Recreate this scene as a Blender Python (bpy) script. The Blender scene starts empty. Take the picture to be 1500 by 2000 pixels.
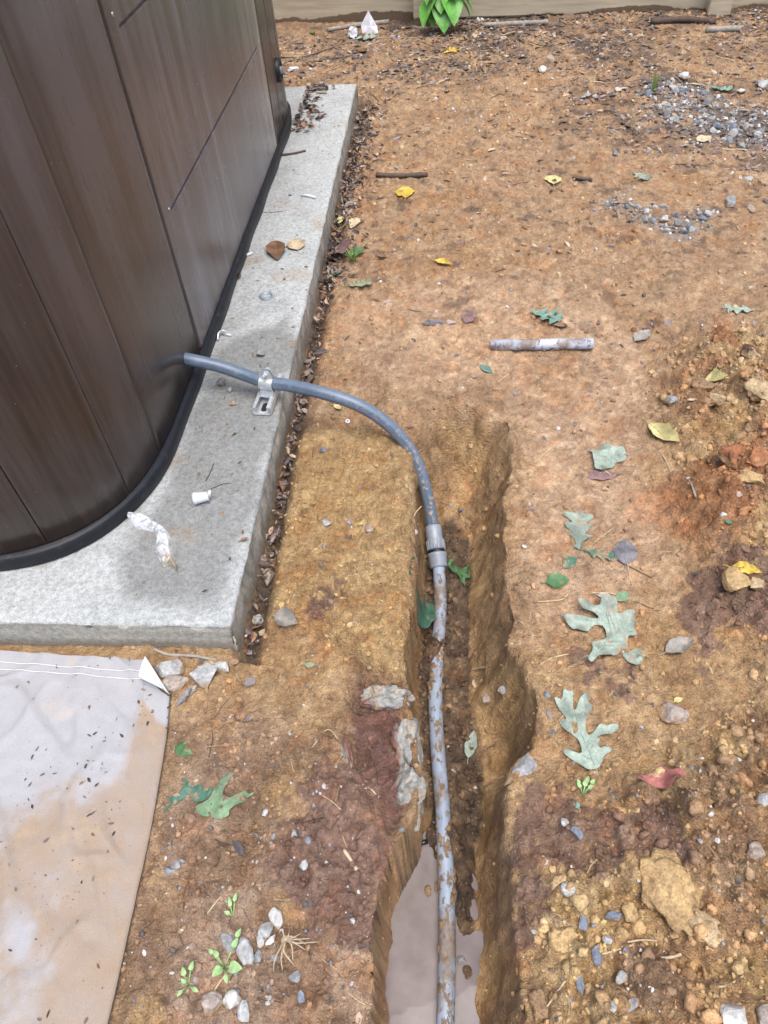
import bpy, bmesh, math, random
import numpy as np
from mathutils import Vector, Matrix, noise as mnoise
from mathutils.geometry import delaunay_2d_cdt

random.seed(7); RNG = np.random.default_rng(7)
S = bpy.context.scene
COL = S.collection

# ------------------------------------------------------------------ camera
CAMH = 1.10; FPX = 1445.0; PITCH = math.radians(48); ROLL = math.radians(-5)
_F = np.array([0, math.cos(PITCH), -math.sin(PITCH)])
_U0 = np.array([0, math.sin(PITCH), math.cos(PITCH)]); _X0 = np.array([1.0, 0, 0])
_X = math.cos(ROLL)*_X0 + math.sin(ROLL)*_U0
_U = -math.sin(ROLL)*_X0 + math.cos(ROLL)*_U0
cam_d = bpy.data.cameras.new('camera'); cam = bpy.data.objects.new('camera', cam_d); COL.objects.link(cam)
cam_d.sensor_fit = 'VERTICAL'; cam_d.sensor_height = 24.0; cam_d.lens = FPX/2000*24.0
cam_d.clip_start = 0.02; cam_d.clip_end = 400
cam.matrix_world = Matrix(((_X[0], _U[0], -_F[0], 0), (_X[1], _U[1], -_F[1], 0), (_X[2], _U[2], -_F[2], CAMH), (0, 0, 0, 1)))
S.camera = cam
# ------------------------------------------------------------------ light
SUN_EL, SUN_AZ = math.radians(74), math.radians(160)      # azimuth clockwise from +Y
world = bpy.data.worlds.new('World'); S.world = world; world.use_nodes = True
wn = world.node_tree.nodes; bg = wn['Background']
sky = wn.new('ShaderNodeTexSky'); sky.sky_type = 'NISHITA'; sky.sun_disc = False
sky.sun_elevation = SUN_EL; sky.sun_rotation = SUN_AZ; sky.dust_density = 4.0; sky.ozone_density = 0.6; sky.air_density = 0.9
world.node_tree.links.new(sky.outputs[0], bg.inputs[0]); bg.inputs[1].default_value = 0.13
sun_d = bpy.data.lights.new('sun', 'SUN'); sun_d.energy = 1.4; sun_d.angle = math.radians(48); sun_d.color = (1.0, 0.97, 0.93)
sun = bpy.data.objects.new('sun', sun_d); COL.objects.link(sun)
_sd = Vector((math.sin(SUN_AZ)*math.cos(SUN_EL), math.cos(SUN_AZ)*math.cos(SUN_EL), math.sin(SUN_EL)))
sun.rotation_euler = _sd.to_track_quat('Z', 'Y').to_euler(); sun.location = _sd*6
S.view_settings.view_transform = 'Standard'; S.view_settings.look = 'None'
S.view_settings.gamma = 1.0; S.view_settings.exposure = 1.2; S.view_settings.use_curve_mapping = False

# ------------------------------------------------------------------ geometry of the view -> places
def ray(px, py):
    return _F + _X*(px-750)/FPX - _U*(py-1000)/FPX
def P(px, py, z=0.0):
    d = ray(px, py); t = (z-CAMH)/d[2]
    return np.array([0, 0, CAMH]) + d*t
def W(pts, z=0.0):
    return np.array([P(x, y, z)[:2] for x, y in pts])

SLT = 0.075                                            # top of the concrete pad
SA = P(450, 1222, SLT)[:2]; _b = P(697, 162, SLT)[:2]
SE = _b-SA; SLEN = float(np.linalg.norm(SE)); SE = SE/SLEN; SR = np.array([SE[1], -SE[0]])
def uv_w(u, v): return SA + u*SE + v*SR
def w_uv(x, y):
    dx, dy = x-SA[0], y-SA[1]
    return dx*SE[0]+dy*SE[1], dx*SR[0]+dy*SR[1]

# ------------------------------------------------------------------ noise
def _h(ix, iy, iz, seed):
    h = (ix.astype(np.uint32)*np.uint32(374761393) + iy.astype(np.uint32)*np.uint32(668265263)
         + iz.astype(np.uint32)*np.uint32(2246822519) + np.uint32((seed*3266489917) & 0xffffffff))
    h = (h ^ (h >> np.uint32(13)))*np.uint32(1274126177)
    h = (h ^ (h >> np.uint32(15)))*np.uint32(2246822519)
    h ^= h >> np.uint32(16)
    return (h & np.uint32(0xffffff)).astype(np.float32)/np.float32(0xffffff)
def vn2(x, y, s=0):
    fx, fy = np.floor(x), np.floor(y); ix, iy = fx.astype(np.int64), fy.astype(np.int64)
    tx, ty = x-fx, y-fy; tx = tx*tx*tx*(tx*(tx*6-15)+10); ty = ty*ty*ty*(ty*(ty*6-15)+10)
    z = np.zeros_like(ix)
    a = _h(ix, iy, z, s); b = _h(ix+1, iy, z, s); c = _h(ix, iy+1, z, s); d = _h(ix+1, iy+1, z, s)
    return (a*(1-tx)+b*tx)*(1-ty) + (c*(1-tx)+d*tx)*ty
def vn3(x, y, z, s=0):
    fz = np.floor(z); iz = fz.astype(np.int64); tz = z-fz; tz = tz*tz*(3-2*tz)
    fx, fy = np.floor(x), np.floor(y); ix, iy = fx.astype(np.int64), fy.astype(np.int64)
    tx, ty = x-fx, y-fy; tx = tx*tx*(3-2*tx); ty = ty*ty*(3-2*ty)
    def lay(k):
        a = _h(ix, iy, k, s); b = _h(ix+1, iy, k, s); c = _h(ix, iy+1, k, s); d = _h(ix+1, iy+1, k, s)
        return (a*(1-tx)+b*tx)*(1-ty) + (c*(1-tx)+d*tx)*ty
    return lay(iz)*(1-tz) + lay(iz+1)*tz
def fbm(x, y, scale, octv=3, seed=0, rough=0.5):
    r = 0; amp = 1; tot = 0; X, Y = x/scale, y/scale
    for o in range(octv):
        r = r + amp*(vn2(X+13.7*o, Y-7.1*o, seed+o)*2-1); tot += amp
        X, Y = (0.8*X-0.6*Y)*2.03, (0.6*X+0.8*Y)*2.03; amp *= rough
    return r/tot
def worley(x, y, scale, seed=0):
    X, Y = x/scale, y/scale; fx, fy = np.floor(X), np.floor(Y)
    best = np.full(X.shape, 9.0, np.float32); bid = np.zeros(X.shape, np.float32)
    for dx in (-1, 0, 1):
        for dy in (-1, 0, 1):
            ix, iy = (fx+dx).astype(np.int64), (fy+dy).astype(np.int64); z = np.zeros_like(ix)
            px = ix + 0.1+0.8*_h(ix, iy, z, seed); py = iy + 0.1+0.8*_h(ix, iy, z+1, seed)
            d = np.hypot(px-X, py-Y); m = d < best
            best = np.where(m, d, best); bid = np.where(m, _h(ix, iy, z+2, seed), bid)
    return best, bid
def sst(a, b, x):
    t = np.clip((x-a)/(b-a), 0, 1); return t*t*(3-2*t)
def sd(poly, x, y):
    n = len(poly); d = np.full(np.shape(x), 1e9); s = np.ones(np.shape(x))
    j = n-1
    for i in range(n):
        ax, ay = poly[i]; bx, by = poly[j]
        ex, ey = bx-ax, by-ay; wx, wy = x-ax, y-ay
        t = np.clip((wx*ex+wy*ey)/(ex*ex+ey*ey+1e-12), 0, 1)
        d = np.minimum(d, (wx-ex*t)**2+(wy-ey*t)**2)
        c1 = y >= ay; c2 = y < by; c3 = ex*wy > ey*wx
        flip = (c1 & c2 & c3) | (~c1 & ~c2 & ~c3)
        s = np.where(flip, -s, s); j = i
    return s*np.sqrt(d)

# ------------------------------------------------------------------ materials
def lin(r, g, b):
    f = lambda c: (c/255/12.92) if c/255 <= 0.04045 else ((c/255+0.055)/1.055)**2.4
    return (f(r), f(g), f(b))
class NT:
    def __init__(s, name):
        s.m = bpy.data.materials.new(name); s.m.use_nodes = True
        s.n = s.m.node_tree.nodes; s.l = s.m.node_tree.links; s.b = s.n['Principled BSDF']
    def N(s, t, **k):
        n = s.n.new(t)
        for a, v in k.items(): setattr(n, a, v)
        return n
    def L(s, a, b): s.l.new(a, b)
    def noise(s, scale, detail=3, vec=None, rough=0.55):
        n = s.N('ShaderNodeTexNoise'); n.inputs['Scale'].default_value = scale
        n.inputs['Detail'].default_value = detail; n.inputs['Roughness'].default_value = rough
        if vec is not None: s.L(vec, n.inputs['Vector'])
        return n.outputs['Fac']
    def ramp(s, fac, stops):
        r = s.N('ShaderNodeValToRGB'); s.L(fac, r.inputs[0]); e = r.color_ramp.elements
        while len(e) < len(stops): e.new(0.5)
        for i, (p, c) in enumerate(stops):
            e[i].position = p; e[i].color = (*c, 1) if len(c) == 3 else c
        return r.outputs[0]
    def mix(s, fac, a, b, mode='MIX'):
        m = s.N('ShaderNodeMix', data_type='RGBA', blend_type=mode)
        for sock, v in ((m.inputs[0], fac), (m.inputs[6], a), (m.inputs[7], b)):
            if hasattr(v, 'is_output'): s.L(v, sock)
            elif isinstance(v, (int, float)): sock.default_value = v
            else: sock.default_value = (*v, 1)
        return m.outputs[2]
    def math(s, op, a, b=None):
        m = s.N('ShaderNodeMath', operation=op)
        for i, v in enumerate((a, b)):
            if v is None: continue
            if hasattr(v, 'is_output'): s.L(v, m.inputs[i])
            else: m.inputs[i].default_value = v
        return m.outputs[0]
    def obj(s): return s.N('ShaderNodeTexCoord').outputs['Object']
    def scaled(s, vec, sc):
        m = s.N('ShaderNodeMapping'); s.L(vec, m.inputs[0]); m.inputs['Scale'].default_value = sc; return m.outputs[0]
    def bump(s, h, strength, dist):
        b = s.N('ShaderNodeBump'); b.inputs['Strength'].default_value = strength; b.inputs['Distance'].default_value = dist
        s.L(h, b.inputs['Height']); s.L(b.outputs[0], s.b.inputs['Normal'])
    def set(s, col=None, rough=None, metal=None, spec=None):
        for k, v in (('Base Color', col), ('Roughness', rough), ('Metallic', metal), ('Specular IOR Level', spec)):
            if v is None: continue
            if hasattr(v, 'is_output'): s.L(v, s.b.inputs[k])
            else: s.b.inputs[k].default_value = (*v, 1) if isinstance(v, tuple) else v
        return s.m
    def attr(s, name): return s.N('ShaderNodeAttribute', attribute_name=name)

def m_soil():
    t = NT('wet_clay_soil'); a = t.attr('col').outputs['Color']; w = t.attr('wet').outputs['Fac']
    v = t.obj()
    n1 = t.noise(420, 3, v, 0.65); n2 = t.noise(95, 4, v, 0.6)
    c = t.mix(1.0, a, t.ramp(n1, [(0.28, (0.62,)*3), (0.5, (1.0, 1.0, 1.0)), (0.72, (1.32, 1.30, 1.26))]), 'MULTIPLY')
    c = t.mix(1.0, c, t.ramp(n2, [(0.3, (0.78, 0.76, 0.75)), (0.55, (1.0, 1.0, 1.0)), (0.75, (1.14, 1.13, 1.1))]), 'MULTIPLY')
    vo = t.N('ShaderNodeTexVoronoi'); vo.inputs['Scale'].default_value = 210; t.L(v, vo.inputs['Vector'])
    grit = t.math('LESS_THAN', vo.outputs['Distance'], 0.16)
    sepc = t.N('ShaderNodeSeparateColor'); t.L(vo.outputs['Color'], sepc.inputs[0])
    on = t.math('MULTIPLY', grit, t.math('GREATER_THAN', sepc.outputs[0], 0.72))
    gc = t.ramp(sepc.outputs[1], [(0.0, (0.05, 0.035, 0.03)), (0.45, (0.09, 0.065, 0.05)), (0.6, (0.42, 0.36, 0.28)), (1.0, (0.5, 0.47, 0.42))])
    c = t.mix(on, c, gc)
    # organic flecks and crumb shadows put into the colour, and paler grains
    dn = t.N('ShaderNodeTexNoise'); dn.inputs['Scale'].default_value = 75; dn.inputs['Detail'].default_value = 5; dn.inputs['Roughness'].default_value = 0.72; dn.inputs['Distortion'].default_value = 1.1; t.L(t.scaled(v, (0.75, 1.5, 1.0)), dn.inputs['Vector'])
    c = t.mix(t.ramp(dn.outputs['Fac'], [(0.60, (0, 0, 0)), (0.68, (0.62, 0.62, 0.62))]), c, t.mix(1.0, c, (0.36, 0.31, 0.30), 'MULTIPLY'))
    c = t.mix(t.ramp(dn.outputs['Fac'], [(0.30, (0.55, 0.55, 0.55)), (0.40, (0, 0, 0))]), c, t.mix(1.0, c, (1.45, 1.5, 1.55), 'MULTIPLY'))
    r = t.N('ShaderNodeMapRange'); t.L(w, r.inputs[0]); r.inputs[3].default_value = 0.82; r.inputs[4].default_value = 0.34
    n3 = t.noise(190, 4, v, 0.65)
    h = t.math('ADD', t.math('ADD', t.math('MULTIPLY', n1, 0.45), t.math('MULTIPLY', n3, 0.9)), t.math('MULTIPLY', dn.outputs['Fac'], -0.9))
    h = t.math('ADD', h, t.math('MULTIPLY', n2, 1.0))
    t.bump(h, 1.0, 0.0085)
    bs = t.N('ShaderNodeMapRange'); t.L(w, bs.inputs[0]); bs.inputs[1].default_value = 0.3; bs.inputs[2].default_value = 0.75; bs.inputs[3].default_value = 1.0; bs.inputs[4].default_value = 0.6
    t.L(bs.outputs[0], [q for q in t.n if q.type == 'BUMP'][0].inputs['Strength'])
    return t.set(c, r.outputs[0], spec=0.35)
def m_vcol(name, rough=0.75, bump=None, var=0.25, spec=0.3, nscale=150):
    t = NT(name); a = t.attr('col').outputs['Color']
    n = t.noise(nscale, 4, t.obj(), 0.6)
    c = t.mix(1.0, a, t.ramp(n, [(0.3, (1-var,)*3), (0.7, (1+var,)*3)]), 'MULTIPLY')
    if bump: t.bump(n, 0.7, bump)
    return t.set(c, rough, spec=spec)
def m_plain(name, col, rough=0.5, metal=0.0, var=0.12, nscale=60, bump=0.0, spec=0.5, dirt=None, dirt_t=(0.55, 0.62), dscale=40):
    t = NT(name); v = t.obj(); n = t.noise(nscale, 4, v)
    c = t.mix(1.0, t.mix(0.0, col, col), t.ramp(n, [(0.3, (1-var,)*3), (0.7, (1+var,)*3)]), 'MULTIPLY')
    if dirt is not None:
        d = t.noise(dscale, 5, v, 0.65)
        f = t.ramp(d, [(dirt_t[0], (0, 0, 0)), (dirt_t[1], (1, 1, 1))])
        c = t.mix(f, c, dirt)
    if bump: t.bump(n, 0.6, bump)
    return t.set(c, rough, metal, spec)
MUD = (0.20, 0.115, 0.055)
M_soil = m_soil()
M_crumb = m_vcol('soil_crumb', 0.8, None, 0.25); M_soil2 = m_vcol('clod_soil', 0.75, 0.004, 0.35, nscale=260)
M_litter = m_vcol('dry_litter', 0.7, None, 0.3)
M_stone = m_vcol('stone', 0.62, 0.003, 0.30, nscale=170)
M_leafv = m_vcol('leaf_sheet', 0.5, 0.0008, 0.22, nscale=220)

# ------------------------------------------------------------------ object helpers
def mesh_data(name, V, F, mat=None, smooth=True, attrs=None):
    V = np.asarray(V, dtype=np.float32)
    me = bpy.data.meshes.new(name)
    if isinstance(F, np.ndarray):
        nv, (nf, k) = len(V), F.shape
        me.vertices.add(nv); me.vertices.foreach_set('co', V.ravel())
        me.loops.add(nf*k); me.loops.foreach_set('vertex_index', F.astype(np.int32).ravel())
        me.polygons.add(nf); me.polygons.foreach_set('loop_start', np.arange(0, nf*k, k, dtype=np.int32))
        me.update(calc_edges=True)
    else:
        me.from_pydata(V.tolist(), [], F)
    me.polygons.foreach_set('use_smooth', np.full(len(me.polygons), smooth))
    for an, (ty, arr) in (attrs or {}).items():
        at = me.attributes.new(an, ty, 'POINT'); arr = np.asarray(arr, dtype=np.float32)
        if ty == 'FLOAT_COLOR':
            if arr.ndim == 1: arr = np.tile(arr, (len(V), 1))
            if arr.shape[1] == 3: arr = np.hstack([arr, np.ones((len(arr), 1), np.float32)])
            at.data.foreach_set('color', arr.ravel())
        elif ty == 'FLOAT_VECTOR': at.data.foreach_set('vector', arr.ravel())
        else: at.data.foreach_set('value', arr.ravel())
    if mat: me.materials.append(mat)
    me.validate(); me.update()
    return me
def tag(o, label=None, cat=None, group=None, kind=None):
    if label: o['label'] = label
    if cat: o['category'] = cat
    if group: o['group'] = group
    if kind: o['kind'] = kind
    return o
def thing(name, label, cat, loc=(0, 0, 0), group=None):
    o = bpy.data.objects.new(name, None); COL.objects.link(o); o.location = tuple(float(c) for c in loc)
    o.empty_display_size = 0.02
    return tag(o, label, cat, group)
def root_loc(o):
    l = Vector(o.location); p = o.parent
    while p: l += p.location; p = p.parent
    return np.array(l)
def mk(name, V, F, mat, parent=None, loc=None, smooth=True, attrs=None):
    """V in world coordinates; origin at loc (top level) or at the parent's origin."""
    V = np.asarray(V, dtype=float)
    if parent is not None: off = root_loc(parent)
    elif loc is not None: off = np.asarray(loc, float)
    else: off = np.zeros(3)
    o = bpy.data.objects.new(name, mesh_data(name, V-off, F, mat, smooth, attrs)); COL.objects.link(o)
    if parent is not None: o.parent = parent
    else: o.location = tuple(off)
    return o
def join(parts):
    V = []; F = []; n = 0
    for v, f in parts:
        V.append(np.asarray(v, float)); F += [tuple(int(i)+n for i in q) for q in f]; n += len(v)
    return np.vstack(V), F
def box(c, sx, sy, sz, ax=None, bev=0.0):
    """box centred at c with axes ax (3x3 rows)"""
    bm = bmesh.new(); bmesh.ops.create_cube(bm, size=1.0)
    for v in bm.verts: v.co = (v.co.x*sx, v.co.y*sy, v.co.z*sz)
    if bev: bmesh.ops.bevel(bm, geom=bm.edges[:], offset=bev, segments=2, affect='EDGES')
    V = np.array([v.co[:] for v in bm.verts]); F = [tuple(v.index for v in f.verts) for f in bm.faces]
    bm.free()
    if ax is not None: V = V @ np.asarray(ax)
    return V+np.asarray(c), F
def spline(pts, n=12):
    pts = np.asarray(pts, float); out = []
    p = np.vstack([2*pts[0]-pts[1], pts, 2*pts[-1]-pts[-2]])
    for i in range(1, len(p)-2):
        for k in range(n):
            t = k/n; a, b, c, d = p[i-1], p[i], p[i+1], p[i+2]
            out.append(0.5*((2*b)+(-a+c)*t+(2*a-5*b+4*c-d)*t*t+(-a+3*b-3*c+d)*t**3))
    out.append(pts[-1]); return np.array(out)
def tube(path, rad, sides=16, cap=True):
    path = np.asarray(path, float); n = len(path); rad = np.broadcast_to(np.asarray(rad, float), (n,))
    T = np.gradient(path, axis=0); T /= np.linalg.norm(T, axis=1)[:, None]+1e-12
    ref = np.array([0, 0, 1.0]) if abs(T[0][2]) < 0.9 else np.array([1.0, 0, 0])
    u = ref-T[0]*(ref@T[0]); u /= np.linalg.norm(u); V = []; st = []
    s = np.concatenate([[0], np.cumsum(np.linalg.norm(np.diff(path, axis=0), axis=1))])
    for i in range(n):
        u = u-T[i]*(u@T[i]); u /= np.linalg.norm(u); w = np.cross(T[i], u)
        for k in range(sides):
            a = 2*math.pi*k/sides
            V.append(path[i]+rad[i]*(math.cos(a)*u+math.sin(a)*w)); st.append((s[i], k/sides, 0))
    F = [(i*sides+k, i*sides+(k+1) % sides, (i+1)*sides+(k+1) % sides, (i+1)*sides+k) for i in range(n-1) for k in range(sides)]
    if cap:
        F.append(tuple(range(sides))[::-1]); F.append(tuple((n-1)*sides+k for k in range(sides)))
    return np.array(V), F, np.array(st)
def lathe(prof, c, axis, sides=24):
    """prof: (dist along axis, radius)"""
    ax = np.asarray(axis, float); ax /= np.linalg.norm(ax)
    ref = np.array([0, 0, 1.0]) if abs(ax[2]) < 0.9 else np.array([1.0, 0, 0])
    u = np.cross(ref, ax); u /= np.linalg.norm(u); w = np.cross(ax, u)
    V = [np.asarray(c)+ax*d+r*(math.cos(2*math.pi*k/sides)*u+math.sin(2*math.pi*k/sides)*w) for d, r in prof for k in range(sides)]
    n = len(prof)
    F = [(i*sides+k, i*sides+(k+1) % sides, (i+1)*sides+(k+1) % sides, (i+1)*sides+k) for i in range(n-1) for k in range(sides)]
    return np.array(V), F

# ================================================================== THE GROUND
lipP = W([(835, 795), (805, 858), (810, 930), (812, 1000), (809, 1100), (803, 1200), (794, 1290), (790, 1340), (800, 1400),
          (818, 1500), (820, 1560), (800, 1612), (772, 1650), (745, 1700), (732, 1760), (725, 1850), (719, 2000), (715, 2200),
          (1015, 2200), (1015, 2000), (1020, 1850), (1010, 1750), (1000, 1650), (985, 1565), (1000, 1505), (1046, 1455), (1048, 1370),
          (1030, 1295), (1002, 1250), (992, 1150), (988, 1050), (990, 950), (1002, 870), (988, 812), (930, 785), (880, 775)], 0.01)
floorP = W([(838, 1045), (830, 1120), (828, 1200), (823, 1300), (822, 1400), (836, 1500), (840, 1600), (812, 1650), (795, 1700), (772, 1760),
            (762, 1850), (756, 2000), (755, 2200), (922, 2200), (922, 2000), (918, 1750), (925, 1650), (936, 1560), (932, 1480), (918, 1400),
            (910, 1300), (912, 1200), (914, 1120), (905, 1060), (882, 1020), (858, 1030)], -0.2)
bankP = W([(565, 850), (640, 835), (720, 832), (800, 862), (809, 930), (812, 1000), (808, 1100), (802, 1200), (793, 1330), (740, 1322), (690, 1288), (600, 1225), (515, 1195), (540, 1050)], 0.015)
ledgeP = W([(688, 1296), (740, 1330), (792, 1342), (800, 1400), (818, 1500), (820, 1560), (800, 1625), (765, 1650), (735, 1610), (690, 1535), (664, 1450), (672, 1380)], -0.02)
moundP = W([(1270, 690), (1400, 655), (1560, 630), (2200, 600), (2600, 1500), (1500, 1420), (1390, 1270), (1330, 1060), (1270, 880)])
foreP = W([(1035, 1700), (1110, 1600), (1250, 1480), (1400, 1400), (1600, 1350), (2000, 1500), (1800, 2300), (1000, 2300), (1020, 1850)])
pathP = W([(600, 600), (1000, 520), (1270, 640), (1260, 900), (1320, 1080), (1230, 1210), (1060, 1240), (1000, 1150), (1010, 860), (940, 770), (760, 760)])
mudP = [W(q) for q in ([(560, 1600), (640, 1480), (700, 1470), (780, 1640), (755, 1720), (740, 1900), (650, 1800), (520, 1760)],
                       [(985, 1530), (1060, 1540), (1160, 1600), (1290, 1610), (1330, 1690), (1200, 1740), (1080, 1730), (1040, 1850), (1000, 1900), (985, 1700)],
                       [(1120, 1275), (1200, 1275), (1250, 1310), (1220, 1345), (1150, 1340)],
                       [(1340, 1140), (1420, 1080), (1560, 1100), (1560, 1290), (1430, 1260), (1370, 1330), (1340, 1250)],
                       [(590, 1165), (680, 1160), (690, 1220), (600, 1225)])]
redP = W([(1320, 960), (1400, 870), (1560, 820), (1560, 1070), (1420, 1070), (1330, 1040)])
gravP = W([(1240, 190), (1290, 172), (1370, 180), (1440, 215), (1500, 250), (1480, 290), (1400, 275), (1300, 245)])
gravP2 = W([(1185, 392), (1250, 405), (1330, 420), (1385, 425), (1370, 455), (1310, 468), (1240, 440), (1190, 415)])
lowlP = W([(300, 1400), (650, 1420), (700, 1560), (760, 1680), (740, 2300), (150, 2300), (220, 1900), (320, 1500)])

RIM = W([(1018, 1290), (1030, 1300), (1045, 1350), (1053, 1410), (1048, 1465)])
def axis_grow(a, b, s0, k):
    out = [a]; x = a
    while x < b: x += s0+k*(x-a); out.append(x)
    return np.array(out)
ST = 0.0026
gx = np.concatenate([np.arange(-0.40, 0.56, ST), axis_grow(0.561, 2.5, ST, 0.0052)])
gx = np.concatenate([(-axis_grow(0.4026, 1.6, 0.004, 0.09))[::-1], gx, [2.8, 3.2, 4, 6, 10, 20, 60, 150]])
gx = np.concatenate([[-150, -60, -20, -9, -5, -3, -2], gx[gx > -1.65]])
gy = np.concatenate([np.arange(0.07, 0.80, ST), axis_grow(0.801, 4.45, ST, 0.0046)])
gy = np.concatenate([[-150, -60, -20, -8, -4, -2, -1, -0.5, -0.25, -0.12, -0.04, 0.0, 0.03, 0.05], gy, [4.6, 4.8, 5.2, 6, 8, 14, 30, 60, 150]])
GX, GY = np.meshgrid(gx, gy)
nx, ny = len(gx), len(gy)

def terrain(x, y):
    m = {}
    far = sst(6, 12, np.hypot(x, y))
    u, v = w_uv(x, y)
    wob = fbm(x, y, 0.05, 3, 11)
    dm = sd(moundP, x, y)+0.03*fbm(x, y, 0.15, 3, 3); mound = sst(0.02, -0.16, dm)
    df = sd(foreP, x, y)+0.03*wob; fore = sst(0.03, -0.07, df)
    mp = sst(0.06, -0.06, sd(pathP, x, y)+0.04*wob)
    db = sd(bankP, x, y)+0.004*wob; bank = sst(0.012, -0.022, db)
    dlg = sd(ledgeP, x, y)+0.004*wob; ledge = sst(0.008, -0.030, dlg)
    lowl = sst(0.05, -0.08, sd(lowlP, x, y)+0.05*wob)
    mud = np.zeros_like(x)
    for q in mudP: mud = np.maximum(mud, sst(0.03, -0.03, sd(q, x, y)+0.035*wob+0.02*fbm(x, y, 0.02, 2, 5)))
    grav = np.maximum(sst(0.12, -0.1, sd(gravP, x, y)+0.22*fbm(x, y, 0.25, 3, 21)), sst(0.06, -0.05, sd(gravP2, x, y)+0.12*fbm(x, y, 0.15, 3, 22)))
    litter = sst(3.15, 4.05, y+0.18*x+0.9*fbm(x, y, 0.5, 4, 31))
    litter = np.maximum(litter*(0.55+0.45*sst(0.42, 0.62, fbm(x, y, 0.28, 3, 34)*0.5+0.5)), 0.75*sst(0.35, 0.05, sd(gravP, x, y)+0.35*fbm(x, y, 0.3, 3, 33)))
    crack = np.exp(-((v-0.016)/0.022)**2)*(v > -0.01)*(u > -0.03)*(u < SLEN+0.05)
    rough = np.clip(0.24+0.9*mound+0.8*fore+0.35*lowl+0.35*mud+0.3*bank-0.08*mp, 0, 1.1)
    z = 0.016*fbm(x, y, 0.6, 3, 1)+0.006*fbm(x, y, 0.16, 3, 2)
    f1, i1 = worley(x+0.01*wob, y+0.01*fbm(x, y, .05, 2, 12), 0.062, 41)
    f2, i2 = worley(x+0.006*wob, y, 0.027, 42); f3, i3 = worley(x, y, 0.012, 43)
    c1 = np.clip(1-(f1/0.62)**2, 0, 1)*i1**1.6; c2 = np.clip(1-(f2/0.62)**2, 0, 1)*i2**1.2; c3 = np.clip(1-(f3/0.65)**2, 0, 1)*i3
    fine = 0.0032*fbm(x, y, 0.04, 3, 6)+0.0018*fbm(x, y, 0.013, 3, 7)
    wx = x+0.010*fbm(x, y, 0.022, 2, 16); wy = y+0.010*fbm(x, y, 0.022, 2, 17)
    f4, i4 = worley(wx, wy, 0.017, 44); c4 = np.clip(1-(f4/0.7)**2, 0, 1)*(0.25+0.75*i4)
    bil = 1-np.abs(fbm(wx, wy, 0.030, 3, 18))*2.2
    z = z+(0.0042*c4+0.0050*bil-0.0050)*(0.50+0.9*rough)*(1-0.45*mp)
    z = z+fine*(0.9+0.9*rough)+rough*(0.034*c1*np.clip(mound+fore, 0.12, 1)+0.015*c2+0.0065*c3)+0.0016*c3
    chip = np.clip(1-(f2/0.35)**2, 0, 1)*(i2 > 0.8); z = z+0.004*chip*(1-rough*0.5)
    z = z+0.085*mound+0.025*fore+0.022*bank-0.026*ledge+0.016*ledge*fbm(x, y, 0.04, 3, 14)
    z = z+(0.04*mound+0.022*fore)*fbm(x, y, 0.10, 4, 9)
    z = np.where((dlg < 0.012) & (db > -0.006), z, z)
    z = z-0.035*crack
    # front and side of the pad: soil level
    z = np.where((u < 0) & (v < 0), z*0.5-0.002, z)
    # trench
    sl = sd(lipP, x, y)+0.0075*fbm(x, y, 0.06, 3, 51)+0.0015*fbm(x, y, 0.02, 2, 52)
    sf = sd(floorP, x, y)+0.005*fbm(x, y, 0.03, 2, 53)
    dl = np.maximum(-sl, 0); dfl = np.maximum(sf, 0)
    t = np.where(dl > 0, dl/(dl+dfl+1e-5), 0)
    prof = 1-(1-t)**1.9
    wet_low = sst(0.48, 0.40, y)
    depth = 0.196+0.018*wet_low
    qb = P(897, 1680, -0.2); fl = 0.024*np.exp(-((x-qb[0])/0.022)**2-((y-qb[1])/0.06)**2)+0.011*fbm(x, y, 0.05, 3, 54)+(0.006*c2+0.004*c3)*(1-0.7*wet_low)+0.004*fbm(x, y, 0.014, 2, 55)-0.01
    for bx, by, amp, rx, ry in ((853, 1268, 0.034, 0.026, 0.028), (868, 1640, 0.038, 0.026, 0.026), (906, 1780, 0.024, 0.017, 0.05), (908, 1880, 0.016, 0.012, 0.03)):
        q_ = P(bx, by, -0.19); fl = fl+amp*np.exp(-((x-q_[0])/rx)**2-((y-q_[1])/ry)**2)*(0.8+0.5*wob)
    ztr = -depth*prof+fl*sst(0.5, 1.0, t)
    lip_round = -0.005*np.exp(-(np.maximum(sl, 0)/0.010)**2)*(sl > 0)
    inside = dl > 0
    hollow = sst(0.06, 0.0, np.hypot((x-P(1010, 1390)[0])/1.0, (y-P(1010, 1390)[1])/1.4))
    z = np.where(inside, np.minimum(z, 0.02)*(1-t)+ztr-0.085*hollow*t*(1-t)*4, z+lip_round)
    rimd = np.full(np.shape(x), 9.0)
    for (ax_, ay_), (bx_, by_) in zip(RIM[:-1], RIM[1:]):
        tt = np.clip(((x-ax_)*(bx_-ax_)+(y-ay_)*(by_-ay_))/((bx_-ax_)**2+(by_-ay_)**2), 0, 1); rimd = np.minimum(rimd, np.hypot(x-ax_-tt*(bx_-ax_), y-ay_-tt*(by_-ay_)))
    z = z+0.011*np.exp(-(rimd/0.0075)**2)
    z = z*(1-far)
    under = (u > 0.008) & (u < SLEN-0.008) & (v < -0.008) & (v > -2.55)
    z = np.where(under, -0.022, z)
    m.update(mound=mound, fore=fore, path=mp, bank=bank, ledge=ledge, mud=mud, grav=grav, litter=litter, crack=crack, lowl=lowl,
             t=np.where(inside, t, 0), inside=inside, sl=sl, wob=wob, rough=rough, i2=i2, i1=i1, i3=i3, c1=c1, c2=c2, u=u, v=v)
    return z, m
GZ, MK = terrain(GX, GY)

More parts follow.
